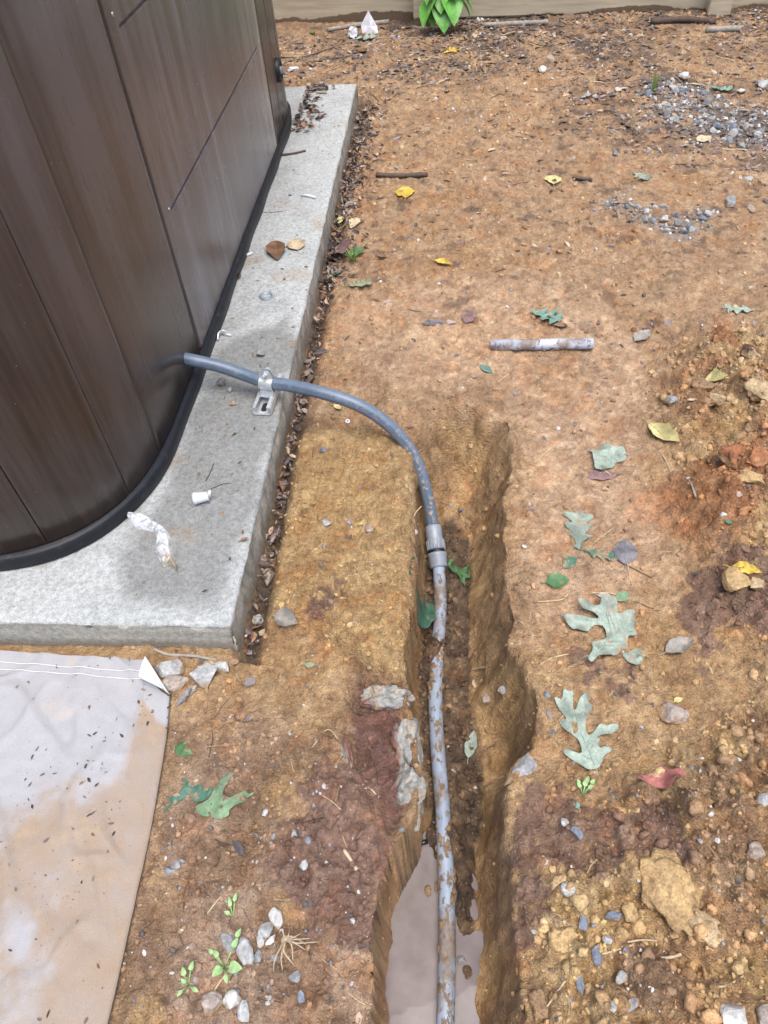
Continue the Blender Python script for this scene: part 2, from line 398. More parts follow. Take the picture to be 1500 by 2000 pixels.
# ---- colour of the soil itself (kinds of clay, mud, organic litter)
def soil_colour(x, y, m):
    n1 = fbm(x, y, 0.35, 4, 61)*0.5+0.5; n2 = fbm(x, y, 0.07, 4, 62)*0.5+0.5; n3 = fbm(x, y, 0.018, 3, 63)*0.5+0.5
    def c3(c): return np.array(c)[None, None, :]
    def mixc(a, b, f): f = np.clip(f, 0, 1)[..., None]; return a*(1-f)+b*f
    tan = c3((0.36, 0.238, 0.138)); tan2 = c3((0.295, 0.190, 0.112)); org = c3((0.33, 0.195, 0.095)); pale = c3((0.42, 0.305, 0.20))
    ochre = c3((0.36, 0.235, 0.105)); yel = c3((0.41, 0.295, 0.15)); red = c3((0.28, 0.125, 0.055)); purp = c3((0.125, 0.075, 0.058))
    brn = c3((0.225, 0.145, 0.088)); dk = c3((0.055, 0.042, 0.036)); gr = c3((0.25, 0.245, 0.245)); pinkb = c3((0.285, 0.2, 0.138))
    base = mixc(tan+0*n1[..., None], tan2, sst(0.45, 0.75, n2)*0.75)
    base = mixc(base, org, sst(0.55, 0.8, fbm(x, y, 0.11, 3, 64)*0.5+0.5)*0.8)
    base = mixc(base, pale, sst(0.55, 0.8, n3)*0.45)
    base = mixc(base, pinkb, m['path']*0.5*(0.4+0.6*n1))
    base = mixc(base, mixc(ochre+0*n1[..., None], yel, sst(0.4, 0.75, n2)), m['bank']*0.85)
    near = sst(1.45, 1.0, y)*(1-m['path'])*(1-m['lowl'])
    base = mixc(base, ochre, near*0.45)
    cl = mixc(mixc(ochre+0*n1[..., None], yel, sst(0.3, 0.8, m['i2'])), mixc(org+0*n1[..., None], brn, sst(0.4, 0.7, n2)), sst(0.35, 0.8, m['i1']*0.6+n2*0.5))
    base = mixc(base, cl, np.clip(m['mound']+m['fore'], 0, 1)*0.9)
    base = mixc(base, pale, np.clip(m['mound'], 0, 1)*sst(0.62, 0.8, n3*0.5+m['i2']*0.5)*0.6)
    rd = sst(0.06, -0.06, sd(redP, x, y)+0.12*fbm(x, y, 0.12, 3, 65))
    base = mixc(base, red, np.maximum(rd*0.75, m['mound']*sst(0.62, 0.8, n1*0.4+m['i1']*0.55)*0.7))
    low = mixc(mixc(pinkb+0*n1[..., None], brn, sst(0.35, 0.65, n2)), ochre, sst(0.6, 0.8, fbm(x, y, 0.09, 3, 66)*0.5+0.5)*0.7)
    base = mixc(base, low, m['lowl'])
    n4 = fbm(x, y, 0.009, 2, 69)*0.5+0.5
    base = mixc(base, purp*(0.75+0.5*n4[..., None]), sst(0.30, 0.62, m['mud']*0.75+0.55*(n3-0.5)+0.45*(n2-0.5)+0.3*(n4-0.5))*0.85)
    base = mixc(base, mixc(c3((0.195, 0.10, 0.075))+0*n1[..., None], purp, n3), m['ledge'])
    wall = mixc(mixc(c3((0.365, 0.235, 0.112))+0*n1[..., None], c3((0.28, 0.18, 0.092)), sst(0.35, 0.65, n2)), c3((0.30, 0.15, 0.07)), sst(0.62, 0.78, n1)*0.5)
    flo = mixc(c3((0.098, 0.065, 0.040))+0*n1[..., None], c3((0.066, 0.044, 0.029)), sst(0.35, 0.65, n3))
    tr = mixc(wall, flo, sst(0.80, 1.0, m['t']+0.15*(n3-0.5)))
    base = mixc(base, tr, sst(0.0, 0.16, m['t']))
    n5 = fbm(x, y, 0.011, 3, 70, 0.65)*0.5+0.5; n6 = fbm(x, y, 0.026, 3, 72, 0.6)*0.5+0.5
    base = base*(0.72+0.92*n5)[..., None]
    base = mixc(base, base*c3((1.22, 1.28, 1.34)), sst(0.55, 0.75, n6)*0.8); base = mixc(base, base*c3((0.70, 0.64, 0.62)), sst(0.46, 0.30, n6)*0.55)
    base = mixc(base, base*c3((1.10, 0.82, 0.62)), sst(0.60, 0.74, fbm(x, y, 0.04, 3, 73)*0.5+0.5)*0.38)
    ni = 1-m['inside']
    base = mixc(base, gr*(0.55+0.6*n3[..., None]), m['grav']*0.7*sst(0.3, 0.6, n3*0.5+n2*0.5)*ni)
    base = mixc(base, dk*(1.1+1.0*n3[..., None]), m['litter']*sst(0.40, 0.66, n2*0.6+n3*0.45)*0.85*ni)
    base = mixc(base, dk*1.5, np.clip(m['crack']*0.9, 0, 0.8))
    base = mixc(base, dk*1.2, sst(0.66, 0.78, fbm(x, y, 0.045, 3, 68)*0.5+0.5)*sst(0.9, 2.0, y)*0.55*ni)
    return base
GC = soil_colour(GX, GY, MK)
GW = np.clip(0.25+0.35*MK['path']+0.45*MK['mud']+0.55*sst(0.2, 0.9, MK['t'])+0.2*MK['lowl']+0.25*fbm(GX, GY, 0.12, 3, 71), 0, 1)

# ---- fine 3-D relief along the normals
dzdy, dzdx = np.gradient(GZ, gy, gx)
nrm = np.dstack([-dzdx, -dzdy, np.ones_like(GZ)]); nrm /= np.linalg.norm(nrm, axis=2)[..., None]
steep = np.clip(1.25-nrm[..., 2], 0, 1)
vis = (np.abs(GX) < 3) & (GY > 0) & (GY < 4.6)
d3 = (vn3(GX/0.011, GY/0.011, GZ/0.011, 81)-0.5)*0.0042+((vn3(GX/0.035, GY/0.035, GZ/0.045, 82)-0.5)*0.016+(vn3(GX/0.014, GY/0.014, GZ/0.014, 83)-0.5)*0.0035)*np.clip(steep*1.3, 0, 1)*MK['inside']
d3 = np.where(vis & ~((MK['u'] > 0) & (MK['v'] < 0)), d3, 0)
V3 = np.dstack([GX, GY, GZ])+nrm*d3[..., None]
idx = np.arange(nx*ny).reshape(ny, nx)
Fq = np.stack([idx[:-1, :-1], idx[:-1, 1:], idx[1:, 1:], idx[1:, :-1]], -1).reshape(-1, 4)
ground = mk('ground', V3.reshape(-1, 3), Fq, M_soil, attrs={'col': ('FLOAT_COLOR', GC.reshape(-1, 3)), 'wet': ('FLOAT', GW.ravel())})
tag(ground, 'bare tan clay ground with an open trench', kind='structure')

def box_blur(A, k):
    c = np.cumsum(np.pad(A, ((k+1, k), (0, 0)), 'edge'), 0); A = (c[2*k+1:]-c[:-2*k-1])/(2*k+1)
    c = np.cumsum(np.pad(A, ((0, 0), (k+1, k)), 'edge'), 1); return (c[:, 2*k+1:]-c[:, :-2*k-1])/(2*k+1)
GZs = box_blur(GZ, 5)
def gi(x, y):
    return np.clip(np.searchsorted(gy, y), 0, ny-1), np.clip(np.searchsorted(gx, x), 0, nx-1)
def on_slab(x, y):
    u, v = w_uv(x, y); return (u > 0) & (u < SLEN) & (v < 0) & (v > -2.5)
def hgt(x, y, A=None):
    i, j = gi(x, y); z = (GZ if A is None else A)[i, j]
    return np.where(on_slab(x, y), SLT+0.0005, z)
def G(px, py):
    z = 0.0
    for k in range(14):
        p = P(px, py, z); z = 0.5*z+0.5*float(hgt(p[0], p[1], GZs))
    p = P(px, py, z); return p
def px_size(p):                                   # metres covered by one photo pixel at p
    return float((p-np.array([0, 0, CAMH]))@_F)/FPX

# ================================================================== PUDDLE
def m_water():
    t = NT('muddy_water'); n = t.noise(14, 4, t.obj())
    c = t.ramp(n, [(0.35, (0.155, 0.132, 0.128)), (0.65, (0.225, 0.198, 0.196))])
    t.b.inputs['IOR'].default_value = 1.33
    t.bump(t.noise(25, 2, t.obj()), 0.05, 0.002)
    return t.set(c, 0.03, spec=0.45)
wp = W([(848, 1600), (760, 1690), (730, 1800), (715, 2250), (960, 2250), (950, 1900), (935, 1720)], -0.2)
wz = -0.2075
bmw = [(p[0], p[1], wz) for p in wp]
puddle = mk('puddle', bmw, [tuple(range(len(bmw)))[::-1]], m_water(), loc=bmw[0])
tag(puddle, 'milky brown rainwater lying in the trench bottom', kind='structure')
if puddle.data.polygons[0].normal.z < 0: puddle.data.flip_normals()

# ================================================================== CONCRETE PAD
def build_pad():
    us = np.concatenate([np.arange(0, 1.0, 0.007), np.arange(1.0, SLEN, 0.012), [SLEN]])
    vs = np.concatenate([[-2.5, -2.2, -1.8, -1.4, -1.1], np.arange(-0.9, -0.45, 0.012), np.arange(-0.45, -0.004, 0.007), [0]])
    sk = np.array([0.004, 0.009, 0.018, 0.030, 0.045, 0.06, 0.08, 0.1])
    nsk = len(sk)
    ua = np.concatenate([-sk[::-1], us, SLEN+sk]); va = np.concatenate([-2.5-sk[::-1], vs, sk])
    UA, VA = np.meshgrid(ua, va, indexing='ij')
    du = np.maximum(np.maximum(-UA, UA-SLEN), 0); dv = np.maximum(np.maximum(-2.5-VA, VA), 0)
    drop = np.maximum(du, dv)
    u = np.clip(UA, 0, SLEN); v = np.clip(VA, -2.5, 0)
    edge = np.minimum(np.minimum(u, SLEN-u), -v)
    n = fbm(u, v, 0.03, 3, 91); nb = fbm(u, v*6, 0.05, 3, 92)
    chip = np.clip(fbm(u+v, u-v, 0.06, 3, 93), 0, 1)
    z = SLT-drop+0.0012*n+0.0008*nb-(0.0022+0.006*chip)*np.exp(-(edge/0.006)**2)*(drop < 0.005)
    on_r = (VA > 0); on_f = (UA < 0)
    nr = 0.004*fbm(u, drop, 0.05, 3, 94)+0.0025*fbm(u, drop, 0.012, 2, 95)
    v2 = v+np.where(drop > 0, -0.0015+nr, -0.001*np.exp(-(edge/0.004)**2))*np.where(on_r, 1, 0)
    u2 = u-np.where(on_f & (drop > 0), 0.4*(0.004*fbm(v, drop, 0.05, 3, 96)), 0)
    x = SA[0]+u2*SE[0]+v2*SR[0]; y = SA[1]+u2*SE[1]+v2*SR[1]
    # colours: pale broomed concrete, rain-darkened patch, clay smears
    def mc(a, b, f): f = np.clip(f, 0, 1)[..., None]; return a*(1-f)+np.array(b)*f
    wetp = W([(335, 905), (305, 985), (262, 1040), (240, 1095), (262, 1150), (310, 1185), (370, 1195), (425, 1185), (455, 1140), (470, 1070), (512, 950), (556, 775),
              (590, 660), (560, 620), (500, 640), (440, 660), (400, 740), (385, 790), (355, 860)], SLT)
    wet = sst(0.026, -0.026, sd(wetp, x, y)+0.03*fbm(x, y, 0.09, 4, 97))
    n1 = fbm(x, y, 0.12, 4, 98)*0.5+0.5; n2 = fbm(x, y, 0.02, 3, 99)*0.5+0.5
    base = np.full(x.shape+(3,), 0.0)+np.array((0.40, 0.42, 0.418))
    base = mc(base, (0.30, 0.32, 0.32), sst(0.5, 0.75, n1)*0.6)
    base = mc(base, (0.45, 0.48, 0.49), sst(0.5, 0.8, n2)*0.4)
    base = mc(base, (0.175, 0.18, 0.176), wet*(0.66+0.25*n2))
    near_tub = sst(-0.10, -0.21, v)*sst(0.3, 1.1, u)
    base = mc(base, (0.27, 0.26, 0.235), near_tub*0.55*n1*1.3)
    clay = sst(0.58, 0.76, fbm(x, y, 0.10, 4, 101)*0.5+0.5)*(0.35+0.5*n2)
    base = mc(base, (0.30, 0.205, 0.12), clay*np.where(u < 1.4, 0.55, 0.35))
    side = drop > 0.001
    sidec = np.where(on_f[..., None] & side[..., None], np.array((0.42, 0.41, 0.36))*(0.85+0.3*fbm(v*0.3, drop*6, 0.05, 3, 102)[..., None]),
                     np.array((0.43, 0.40, 0.34))*(0.8+0.5*fbm(u*2, drop, 0.03, 3, 103)[..., None]))
    base = np.where(side[..., None], sidec*1.02, base*0.94)
    base = mc(base, (0.20, 0.16, 0.11), sst(0.050, 0.085, drop+0.02*n1)*0.7)
    t = NT('broomed_concrete'); a = t.attr('col').outputs['Color']; vv = t.obj()
    g = t.noise(330, 3, vv, 0.7); g2 = t.noise(110, 4, vv, 0.65)
    c = t.mix(1.0, a, t.ramp(g, [(0.3, (0.68, 0.69, 0.70)), (0.5, (1, 1, 1)), (0.7, (1.2, 1.2, 1.2))]), 'MULTIPLY')
    c = t.mix(1.0, c, t.ramp(g2, [(0.32, (0.74, 0.74, 0.72)), (0.62, (1.12, 1.12, 1.12))]), 'MULTIPLY')
    t.bump(t.math('ADD', g, t.math('MULTIPLY', g2, 0.8)), 0.7, 0.0035)
    mat = t.set(c, 0.75, spec=0.3)
    nu, nv = UA.shape; ii = np.arange(nu*nv).reshape(nu, nv)
    F = np.stack([ii[:-1, :-1], ii[1:, :-1], ii[1:, 1:], ii[:-1, 1:]], -1).reshape(-1, 4)
    V = np.dstack([x, y, z]).reshape(-1, 3)
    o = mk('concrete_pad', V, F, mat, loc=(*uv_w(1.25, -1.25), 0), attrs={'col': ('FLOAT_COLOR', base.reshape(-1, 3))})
    tag(o, 'pale broomed concrete pad with a damp patch carrying the brown hot tub', 'concrete pad')
build_pad()

# ================================================================== HOT TUB
TU0, TU1, TV0, TV1, TR, TNX = 0.10, 2.405, -2.40, -0.205, 0.45, 3.2
def tub_perimeter():
    pts = []
    def corner(cu, cv, su, sv, rev):
        q = []
        for k in range(61):
            a = math.pi/2*k/60
            q.append((cu+su*TR*math.sin(a)**(2/TNX), cv+sv*TR*math.cos(a)**(2/TNX)))
        return q[::-1] if rev else q
    pts.append((1.2525, TV1)); 
    pts += corner(TU0+TR, TV1-TR, -1, 1, False)          # front right
    pts += corner(TU0+TR, TV0+TR, -1, -1, True)
    pts += corner(TU1-TR, TV0+TR, 1, -1, False)
    pts += corner(TU1-TR, TV1-TR, 1, 1, True)
    pts.append((1.2525, TV1))
    out = [pts[0]]
    for p in pts[1:]:
        if math.hypot(p[0]-out[-1][0], p[1]-out[-1][1]) > 1e-5: out.append(p)
    return np.array(out)
PER = tub_perimeter(); PS = np.concatenate([[0], np.cumsum(np.linalg.norm(np.diff(PER, axis=0), axis=1))]); PL = PS[-1]
def per(s):
    s = np.mod(s, PL); return np.stack([np.interp(s, PS, PER[:, 0]), np.interp(s, PS, PER[:, 1])], -1)
def per_n(s):
    a = per(np.asarray(s)-0.004); b = per(np.asarray(s)+0.004); t = b-a; t /= np.linalg.norm(t, axis=-1)[..., None]
    return np.stack([t[..., 1], -t[..., 0]], -1)*-1
def tub_w(s, off, z):
    p = per(s); n = per_n(s); c = np.array([1.2525, -1.3])
    n = n*np.sign(np.sum(n*(p-c), -1))[..., None]
    q = p+n*np.asarray(off)[..., None]
    w = SA+q[..., 0:1]*SE+q[..., 1:2]*SR
    return np.concatenate([w, np.broadcast_to(np.asarray(z, float), s.shape)[..., None]], -1)
ZB, ZT = 0.112, 0.90
def near_s(px, py, z):
    p = P(px, py, z); u, v = w_uv(p[0], p[1]); return float(PS[np.argmin(np.hypot(PER[:, 0]-u, PER[:, 1]-v))])
def m_tub(name, kind):
    t = NT(name); a = t.attr('pc'); sep = t.N('ShaderNodeSeparateXYZ'); t.L(a.outputs['Vector'], sep.inputs[0]); vec = a.outputs['Vector']
    if kind == 'plank':
        g = t.noise(1.0, 5, t.scaled(vec, (85, 3.0, 1)), 0.6); g2 = t.noise(1.0, 4, t.scaled(vec, (9, 1.1, 1)), 0.6); g3 = t.noise(1.0, 3, t.scaled(vec, (420, 22, 1)), 0.6)
        c = t.ramp(g, [(0.3, (0.020, 0.0125, 0.009)), (0.52, (0.036, 0.023, 0.017)), (0.75, (0.053, 0.036, 0.028))])
        c = t.mix(t.ramp(g2, [(0.42, (0, 0, 0)), (0.72, (0.5, 0.5, 0.5))]), c, (0.085, 0.068, 0.064))
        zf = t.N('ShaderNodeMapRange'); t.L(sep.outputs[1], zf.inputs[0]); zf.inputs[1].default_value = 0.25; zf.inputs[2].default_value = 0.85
        c = t.mix(t.math('MULTIPLY', zf.outputs[0], t.ramp(g2, [(0.3, (0.1, 0.1, 0.1)), (0.7, (0.75, 0.75, 0.75))])), c, (0.135, 0.122, 0.132))  # bluish sky sheen painted into the plank colour, stronger towards the top
    else:
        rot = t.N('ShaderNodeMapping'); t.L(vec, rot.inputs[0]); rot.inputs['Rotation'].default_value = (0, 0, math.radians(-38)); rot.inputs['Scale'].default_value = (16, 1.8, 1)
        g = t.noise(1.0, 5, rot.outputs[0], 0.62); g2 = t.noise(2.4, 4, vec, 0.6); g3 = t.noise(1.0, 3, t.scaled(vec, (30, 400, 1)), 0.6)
        c = t.ramp(g, [(0.3, (0.052, 0.038, 0.034)), (0.5, (0.082, 0.067, 0.067)), (0.72, (0.135, 0.126, 0.142))])  # sky sheen painted into the panel colour as bluish diagonal streaks
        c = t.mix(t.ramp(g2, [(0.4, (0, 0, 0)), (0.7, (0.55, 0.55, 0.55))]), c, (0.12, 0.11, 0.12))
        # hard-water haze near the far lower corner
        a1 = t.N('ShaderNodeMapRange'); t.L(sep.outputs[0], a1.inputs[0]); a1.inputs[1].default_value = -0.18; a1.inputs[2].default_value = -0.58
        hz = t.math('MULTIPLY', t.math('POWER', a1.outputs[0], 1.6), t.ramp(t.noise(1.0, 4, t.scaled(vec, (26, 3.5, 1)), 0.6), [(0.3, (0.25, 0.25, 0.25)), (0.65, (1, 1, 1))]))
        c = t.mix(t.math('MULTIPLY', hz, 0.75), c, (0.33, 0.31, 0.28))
    sp = t.noise(1.0, 2, t.scaled(vec, (210, 210, 1)), 0.5)
    c = t.mix(t.math('MULTIPLY', t.math('GREATER_THAN', sp, 0.76), 0.6), c, (0.4, 0.4, 0.4))
    t.bump(t.math('ADD', g3, t.math('MULTIPLY', g, 0.4)), 0.3, 0.0012)
    rr = t.ramp(g2, [(0.3, (0.16,)*3), (0.7, (0.34,)*3)])
    return t.set(c, rr, spec=0.5)
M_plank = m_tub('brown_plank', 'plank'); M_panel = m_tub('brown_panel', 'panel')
M_black = m_plain('black_rubber', (0.0075, 0.009, 0.013), 0.5, var=0.3, nscale=40, bump=0.002, spec=0.35, dirt=(0.06, 0.06, 0.065), dirt_t=(0.60, 0.78), dscale=55)
M_dark = m_plain('dark_gap', (0.006, 0.006, 0.007), 0.8)
M_shell = m_plain('acrylic_shell', (0.45, 0.44, 0.42), 0.25); M_cover = m_plain('vinyl_cover', (0.05, 0.035, 0.028), 0.5, bump=0.002)
M_screw = m_plain('screw_steel', (0.32, 0.31, 0.31), 0.35, 0.8)
def strip(s0, s1, z0, z1, off, th, bev=0.002, ds=0.012, zc=None):
    n = max(2, int((s1-s0)/ds)); s = np.concatenate([[s0, s0+bev], np.linspace(s0, s1, n+1)[1:-1], [s1-bev, s1]])
    zs = np.array([z0, z0+bev]+(list(zc) if zc is not None else list(np.linspace(z0, z1, 8)[1:-1]))+[z1-bev, z1])
    SS, ZZ = np.meshgrid(s, zs, indexing='ij')
    ed = (SS <= s0+1e-9) | (SS >= s1-1e-9) | (ZZ <= z0+1e-9) | (ZZ >= z1-1e-9)
    o = off-np.where(ed, bev, 0.0)
    V = tub_w(SS, o, ZZ); B = tub_w(SS, off-th+0*SS, ZZ); a, b = SS.shape
    ii = np.arange(a*b).reshape(a, b); F = []
    for i in range(a-1):
        for j in range(b-1): F.append((ii[i, j], ii[i, j+1], ii[i+1, j+1], ii[i+1, j]))
    nb = a*b; ring = [ii[i, 0] for i in range(a)]+[ii[a-1, j] for j in range(1, b)]+[ii[i, b-1] for i in range(a-2, -1, -1)]+[ii[0, j] for j in range(b-2, 0, -1)]
    back = B.reshape(-1, 3)[ring]; V = np.vstack([V.reshape(-1, 3), back]); pc = np.dstack([SS, ZZ, 0*SS]).reshape(-1, 3); pc = np.vstack([pc, pc[ring]])
    k = len(ring)
    for q in range(k): F.append((ring[q], ring[(q+1) % k], nb+(q+1) % k, nb+q))
    return V, F, pc
def build_tub():
    c = uv_w(1.2525, -1.3)
    T = thing('hot_tub', 'brown panelled hot tub with rounded corners on the concrete pad', 'hot tub', (c[0], c[1], SLT))
    full = np.linspace(0, PL, 400)
    def ring(off, z0, z1):
        A = tub_w(full[:-1], off+0*full[:-1], z0+0*full[:-1]); B = tub_w(full[:-1], off+0*full[:-1], z1+0*full[:-1]); n = len(A)
        return np.vstack([A, B]), [(i, (i+1) % n, n+(i+1) % n, n+i) for i in range(n)]+[tuple(range(n, 2*n))]
    V, F = ring(-0.012, SLT, ZT); mk('inner_wall', V, F, M_dark, T)
    # rubber base: outer face, sloping ledge on top
    prof = [(0.004, SLT-0.002), (0.010, SLT+0.003), (0.011, SLT+0.03), (0.006, ZB-0.003), (-0.012, ZB-0.001)]
    sv = full[:-1]; n = len(sv)
    V = np.vstack([tub_w(sv, o+0.0015*np.sin(sv*23)+0*sv, z+0*sv) for o, z in prof]); F = []
    for r in range(len(prof)-1): F += [(r*n+i, r*n+(i+1) % n, (r+1)*n+(i+1) % n, (r+1)*n+i) for i in range(n)]
    mk('base_trim', V, F, M_black, T)
    sA = 1.2525-0.716; sC = -(1.845-1.2525)
    seams = [sA, near_s(333, 882, ZB), near_s(256, 968, ZB), near_s(93, 1058, ZB)]
    w = (seams[3]-seams[1])/2
    while seams[-1]+w < 1.1525+1.20-0.3: seams.append(seams[-1]+w)
    gap = 0.0006
    for a, b in zip(seams[:-1], seams[1:]):
        g0 = 0.0065 if a == sA else gap
        V, F, pc = strip(a+g0, b-gap, ZB, ZT, 0.0, 0.010, 0.0012, 0.010)
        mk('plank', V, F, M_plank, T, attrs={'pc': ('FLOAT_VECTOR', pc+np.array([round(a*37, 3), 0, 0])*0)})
    # remaining corners and sides, out of sight from here
    far0 = sC-0.0; nback = 9; bw = 1.05/nback
    for k in range(nback):
        V, F, pc = strip(far0-(k+1)*bw+gap, far0-k*bw-(0.003 if k == 0 else gap), ZB, ZT, 0.0, 0.010, 0.0022, 0.012)
        mk('plank', V, F, M_plank, T, attrs={'pc': ('FLOAT_VECTOR', pc)})
    s_lo, s_hi = seams[-1], PL+far0-1.05
    cnt = 26; bw = (s_hi-s_lo)/cnt
    for k in range(cnt):
        V, F, pc = strip(s_lo+k*bw+gap, s_lo+(k+1)*bw-gap, ZB, ZT, 0.0, 0.010, 0.0022, 0.016)
        mk('plank', V, F, M_plank, T, attrs={'pc': ('FLOAT_VECTOR', pc)})
    # flat side panel with moulded grooves
    s0, s1 = sC+0.005, sA-0.0065
    gz = [0.415, 0.739]; zl = [ZB, ZB+0.002]
    for g in gz: zl += [g-0.0045, g-0.0015, g+0.0015, g+0.0045]
    zl += [ZT-0.002, ZT]; zl = np.array(sorted(zl+[0.2, 0.3, 0.5, 0.6, 0.8]))
    sl = np.concatenate([[s0, s0+0.002, s0+0.055, s0+0.0585, s0+0.0625], np.linspace(s0+0.1, s1-0.1, 30), [s1-0.0535, s1-0.0505, s1-0.047, s1-0.002, s1]])
    SS, ZZ = np.meshgrid(sl, zl, indexing='ij')
    off = np.zeros_like(SS); ing = (SS > s0+0.058) & (SS < s1-0.05)
    for g in gz: off -= np.where(ing & (np.abs(ZZ-g) < 0.002), 0.0055, 0)
    off -= np.where((SS == s0) | (SS == s1) | (ZZ == ZB) | (ZZ == ZT), 0.008, 0)
    V = tub_w(SS, off, ZZ).reshape(-1, 3); a, b = SS.shape; ii = np.arange(a*b).reshape(a, b)
    F = [(ii[i, j], ii[i, j+1], ii[i+1, j+1], ii[i+1, j]) for i in range(a-1) for j in range(b-1)]
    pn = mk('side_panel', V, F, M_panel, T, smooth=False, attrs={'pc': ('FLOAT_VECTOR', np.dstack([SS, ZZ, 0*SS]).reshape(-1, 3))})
    for (s, z) in ((1.2525-0.757, 0.761), (1.2525-0.764, 0.421), (s0+0.028, 0.76), (s0+0.028, 0.42)):
        p = tub_w(np.array([s]), np.array([0.0]), np.array([z]))[0]
        V, F = lathe([(-0.002, 0.0045), (0.0012, 0.0045), (0.002, 0.003), (0.0008, 0.0018), (0.0008, 0.0)], p, (SR[0], SR[1], 0), 12); mk('screw', V, F, M_screw, pn)
    # strip beyond the far seam and the drain fitting
    sd_ = 1.2525-2.03; ss = np.array([sd_]); p = tub_w(ss, np.array([0.0]), np.array([0.277]))[0]; q = tub_w(ss, np.array([0.1]), np.array([0.277]))[0]
    axd = (q-p)/np.linalg.norm(q-p)
    V, F = lathe([(-0.004, 0.036), (0.008, 0.036), (0.011, 0.033), (0.011, 0.024), (0.004, 0.022), (0.003, 0.0)], p, axd, 28)
    dr = mk('drain_fitting', V, F, M_black, T)
    V, F = lathe([(0.003, 0.012), (0.014, 0.011), (0.016, 0.008), (0.016, 0.0)], p, axd, 16); mk('drain_cap', V, F, m_plain('grey_cap', (0.16, 0.17, 0.18), 0.4), dr)
    # shell lip and cover
    def slab_ring(offs, zz, name, mat):
        V = np.vstack([tub_w(sv, o+0*sv, z+0*sv) for o, z in zip(offs, zz)]); r = len(zz)
        F = [(k*n+i, k*n+(i+1) % n, (k+1)*n+(i+1) % n, (k+1)*n+i) for k in range(r-1) for i in range(n)]+[tuple((r-1)*n+i for i in range(n))]
        mk(name, V, F, mat, T)
    slab_ring([-0.01, 0.012, 0.018, 0.012, -0.05], [ZT+0.001, ZT+0.001, ZT+0.02, ZT+0.035, ZT+0.038], 'acrylic_shell', M_shell)
    slab_ring([-0.02, 0.004, 0.008, 0.0, -0.3, -0.9], [ZT+0.04, ZT+0.042, ZT+0.09, ZT+0.11, ZT+0.125, ZT+0.14], 'insulated_cover', M_cover)
build_tub()

# ================================================================== CONDUIT, CLAMP, PIPE
def m_conduit():
    t = NT('grey_flexible_conduit'); a = t.attr('st'); vec = a.outputs['Vector']; sep = t.N('ShaderNodeSeparateXYZ'); t.L(vec, sep.inputs[0])
    o = t.obj(); n = t.noise(60, 4, o)
    c = t.ramp(n, [(0.3, (0.088, 0.122, 0.172)), (0.7, (0.118, 0.158, 0.215))])
    # faded black print: rows of small strokes along one side
    g = t.N('ShaderNodeTexNoise'); g.inputs['Detail'].default_value = 2; g.inputs['Scale'].default_value = 1.0; t.L(t.scaled(vec, (520, 46, 1)), g.inputs['Vector'])
    blk = t.N('ShaderNodeTexNoise'); blk.inputs['Scale'].default_value = 1.0; blk.inputs['Detail'].default_value = 1; t.L(t.scaled(vec, (24, 0, 0)), blk.inputs['Vector'])
    band = t.math('LESS_THAN', t.math('ABSOLUTE', t.math('SUBTRACT', sep.outputs[1], 0.17)), 0.038)
    ink = t.math('MULTIPLY', t.math('MULTIPLY', t.math('GREATER_THAN', g.outputs['Fac'], 0.52), band), t.math('GREATER_THAN', blk.outputs['Fac'], 0.43))
    c = t.mix(t.math('MULTIPLY', ink, 0.75), c, (0.02, 0.025, 0.035))
    # splashes of clay increasing towards the trench
    d = t.noise(130, 3, o, 0.6); ramp = t.N('ShaderNodeMapRange'); t.L(sep.outputs[0], ramp.inputs[0]); ramp.inputs[1].default_value = 0.38; ramp.inputs[2].default_value = 0.75
    f = t.math('MULTIPLY', ramp.outputs[0], t.ramp(d, [(0.58, (0, 0, 0)), (0.62, (1, 1, 1))]))
    c = t.mix(f, c, (0.36, 0.26, 0.16))
    return t.set(c, 0.38, spec=0.5)
def m_pipe(name, col, thr, ramp_along=False):
    t = NT(name); o = t.obj(); n = t.noise(35, 3, o); v = tuple(c*0.85 for c in col)
    c = t.ramp(n, [(0.3, v), (0.7, col)])
    d = t.noise(1.0, 6, t.scaled(o, (85, 48, 85)), 0.7); f = t.ramp(d, [(thr, (0, 0, 0)), (thr+0.03, (1, 1, 1))])
    d2 = t.noise(16, 4, o, 0.6); f2 = t.ramp(d2, [(0.51, (0, 0, 0)), (0.63, (0.8, 0.8, 0.8))])
    fm = t.math('MAXIMUM', f, f2)
    c = t.mix(fm, c, t.ramp(t.noise(150, 3, o), [(0.3, (0.105, 0.072, 0.046)), (0.7, (0.205, 0.145, 0.092))]))
    t.bump(t.math('ADD', fm, t.math('MULTIPLY', t.noise(200, 3, o), 0.4)), 0.5, 0.0016)
    return t.set(c, t.mix(fm, (0.35,)*3, (0.75,)*3), spec=0.5)
M_con = m_conduit(); M_pvc = m_pipe('grey_blue_pvc', (0.26, 0.32, 0.41), 0.53); M_pvc2 = m_pipe('short_pvc', (0.44, 0.48, 0.57), 0.56)
M_fit = m_plain('fitting_pvc', (0.205, 0.235, 0.28), 0.4, dirt=(0.2, 0.12, 0.06), dirt_t=(0.66, 0.72), dscale=60)
M_zinc = m_plain('galvanised_steel', (0.62, 0.65, 0.67), 0.45, 0.7, var=0.18, nscale=110)
CR = 0.0136
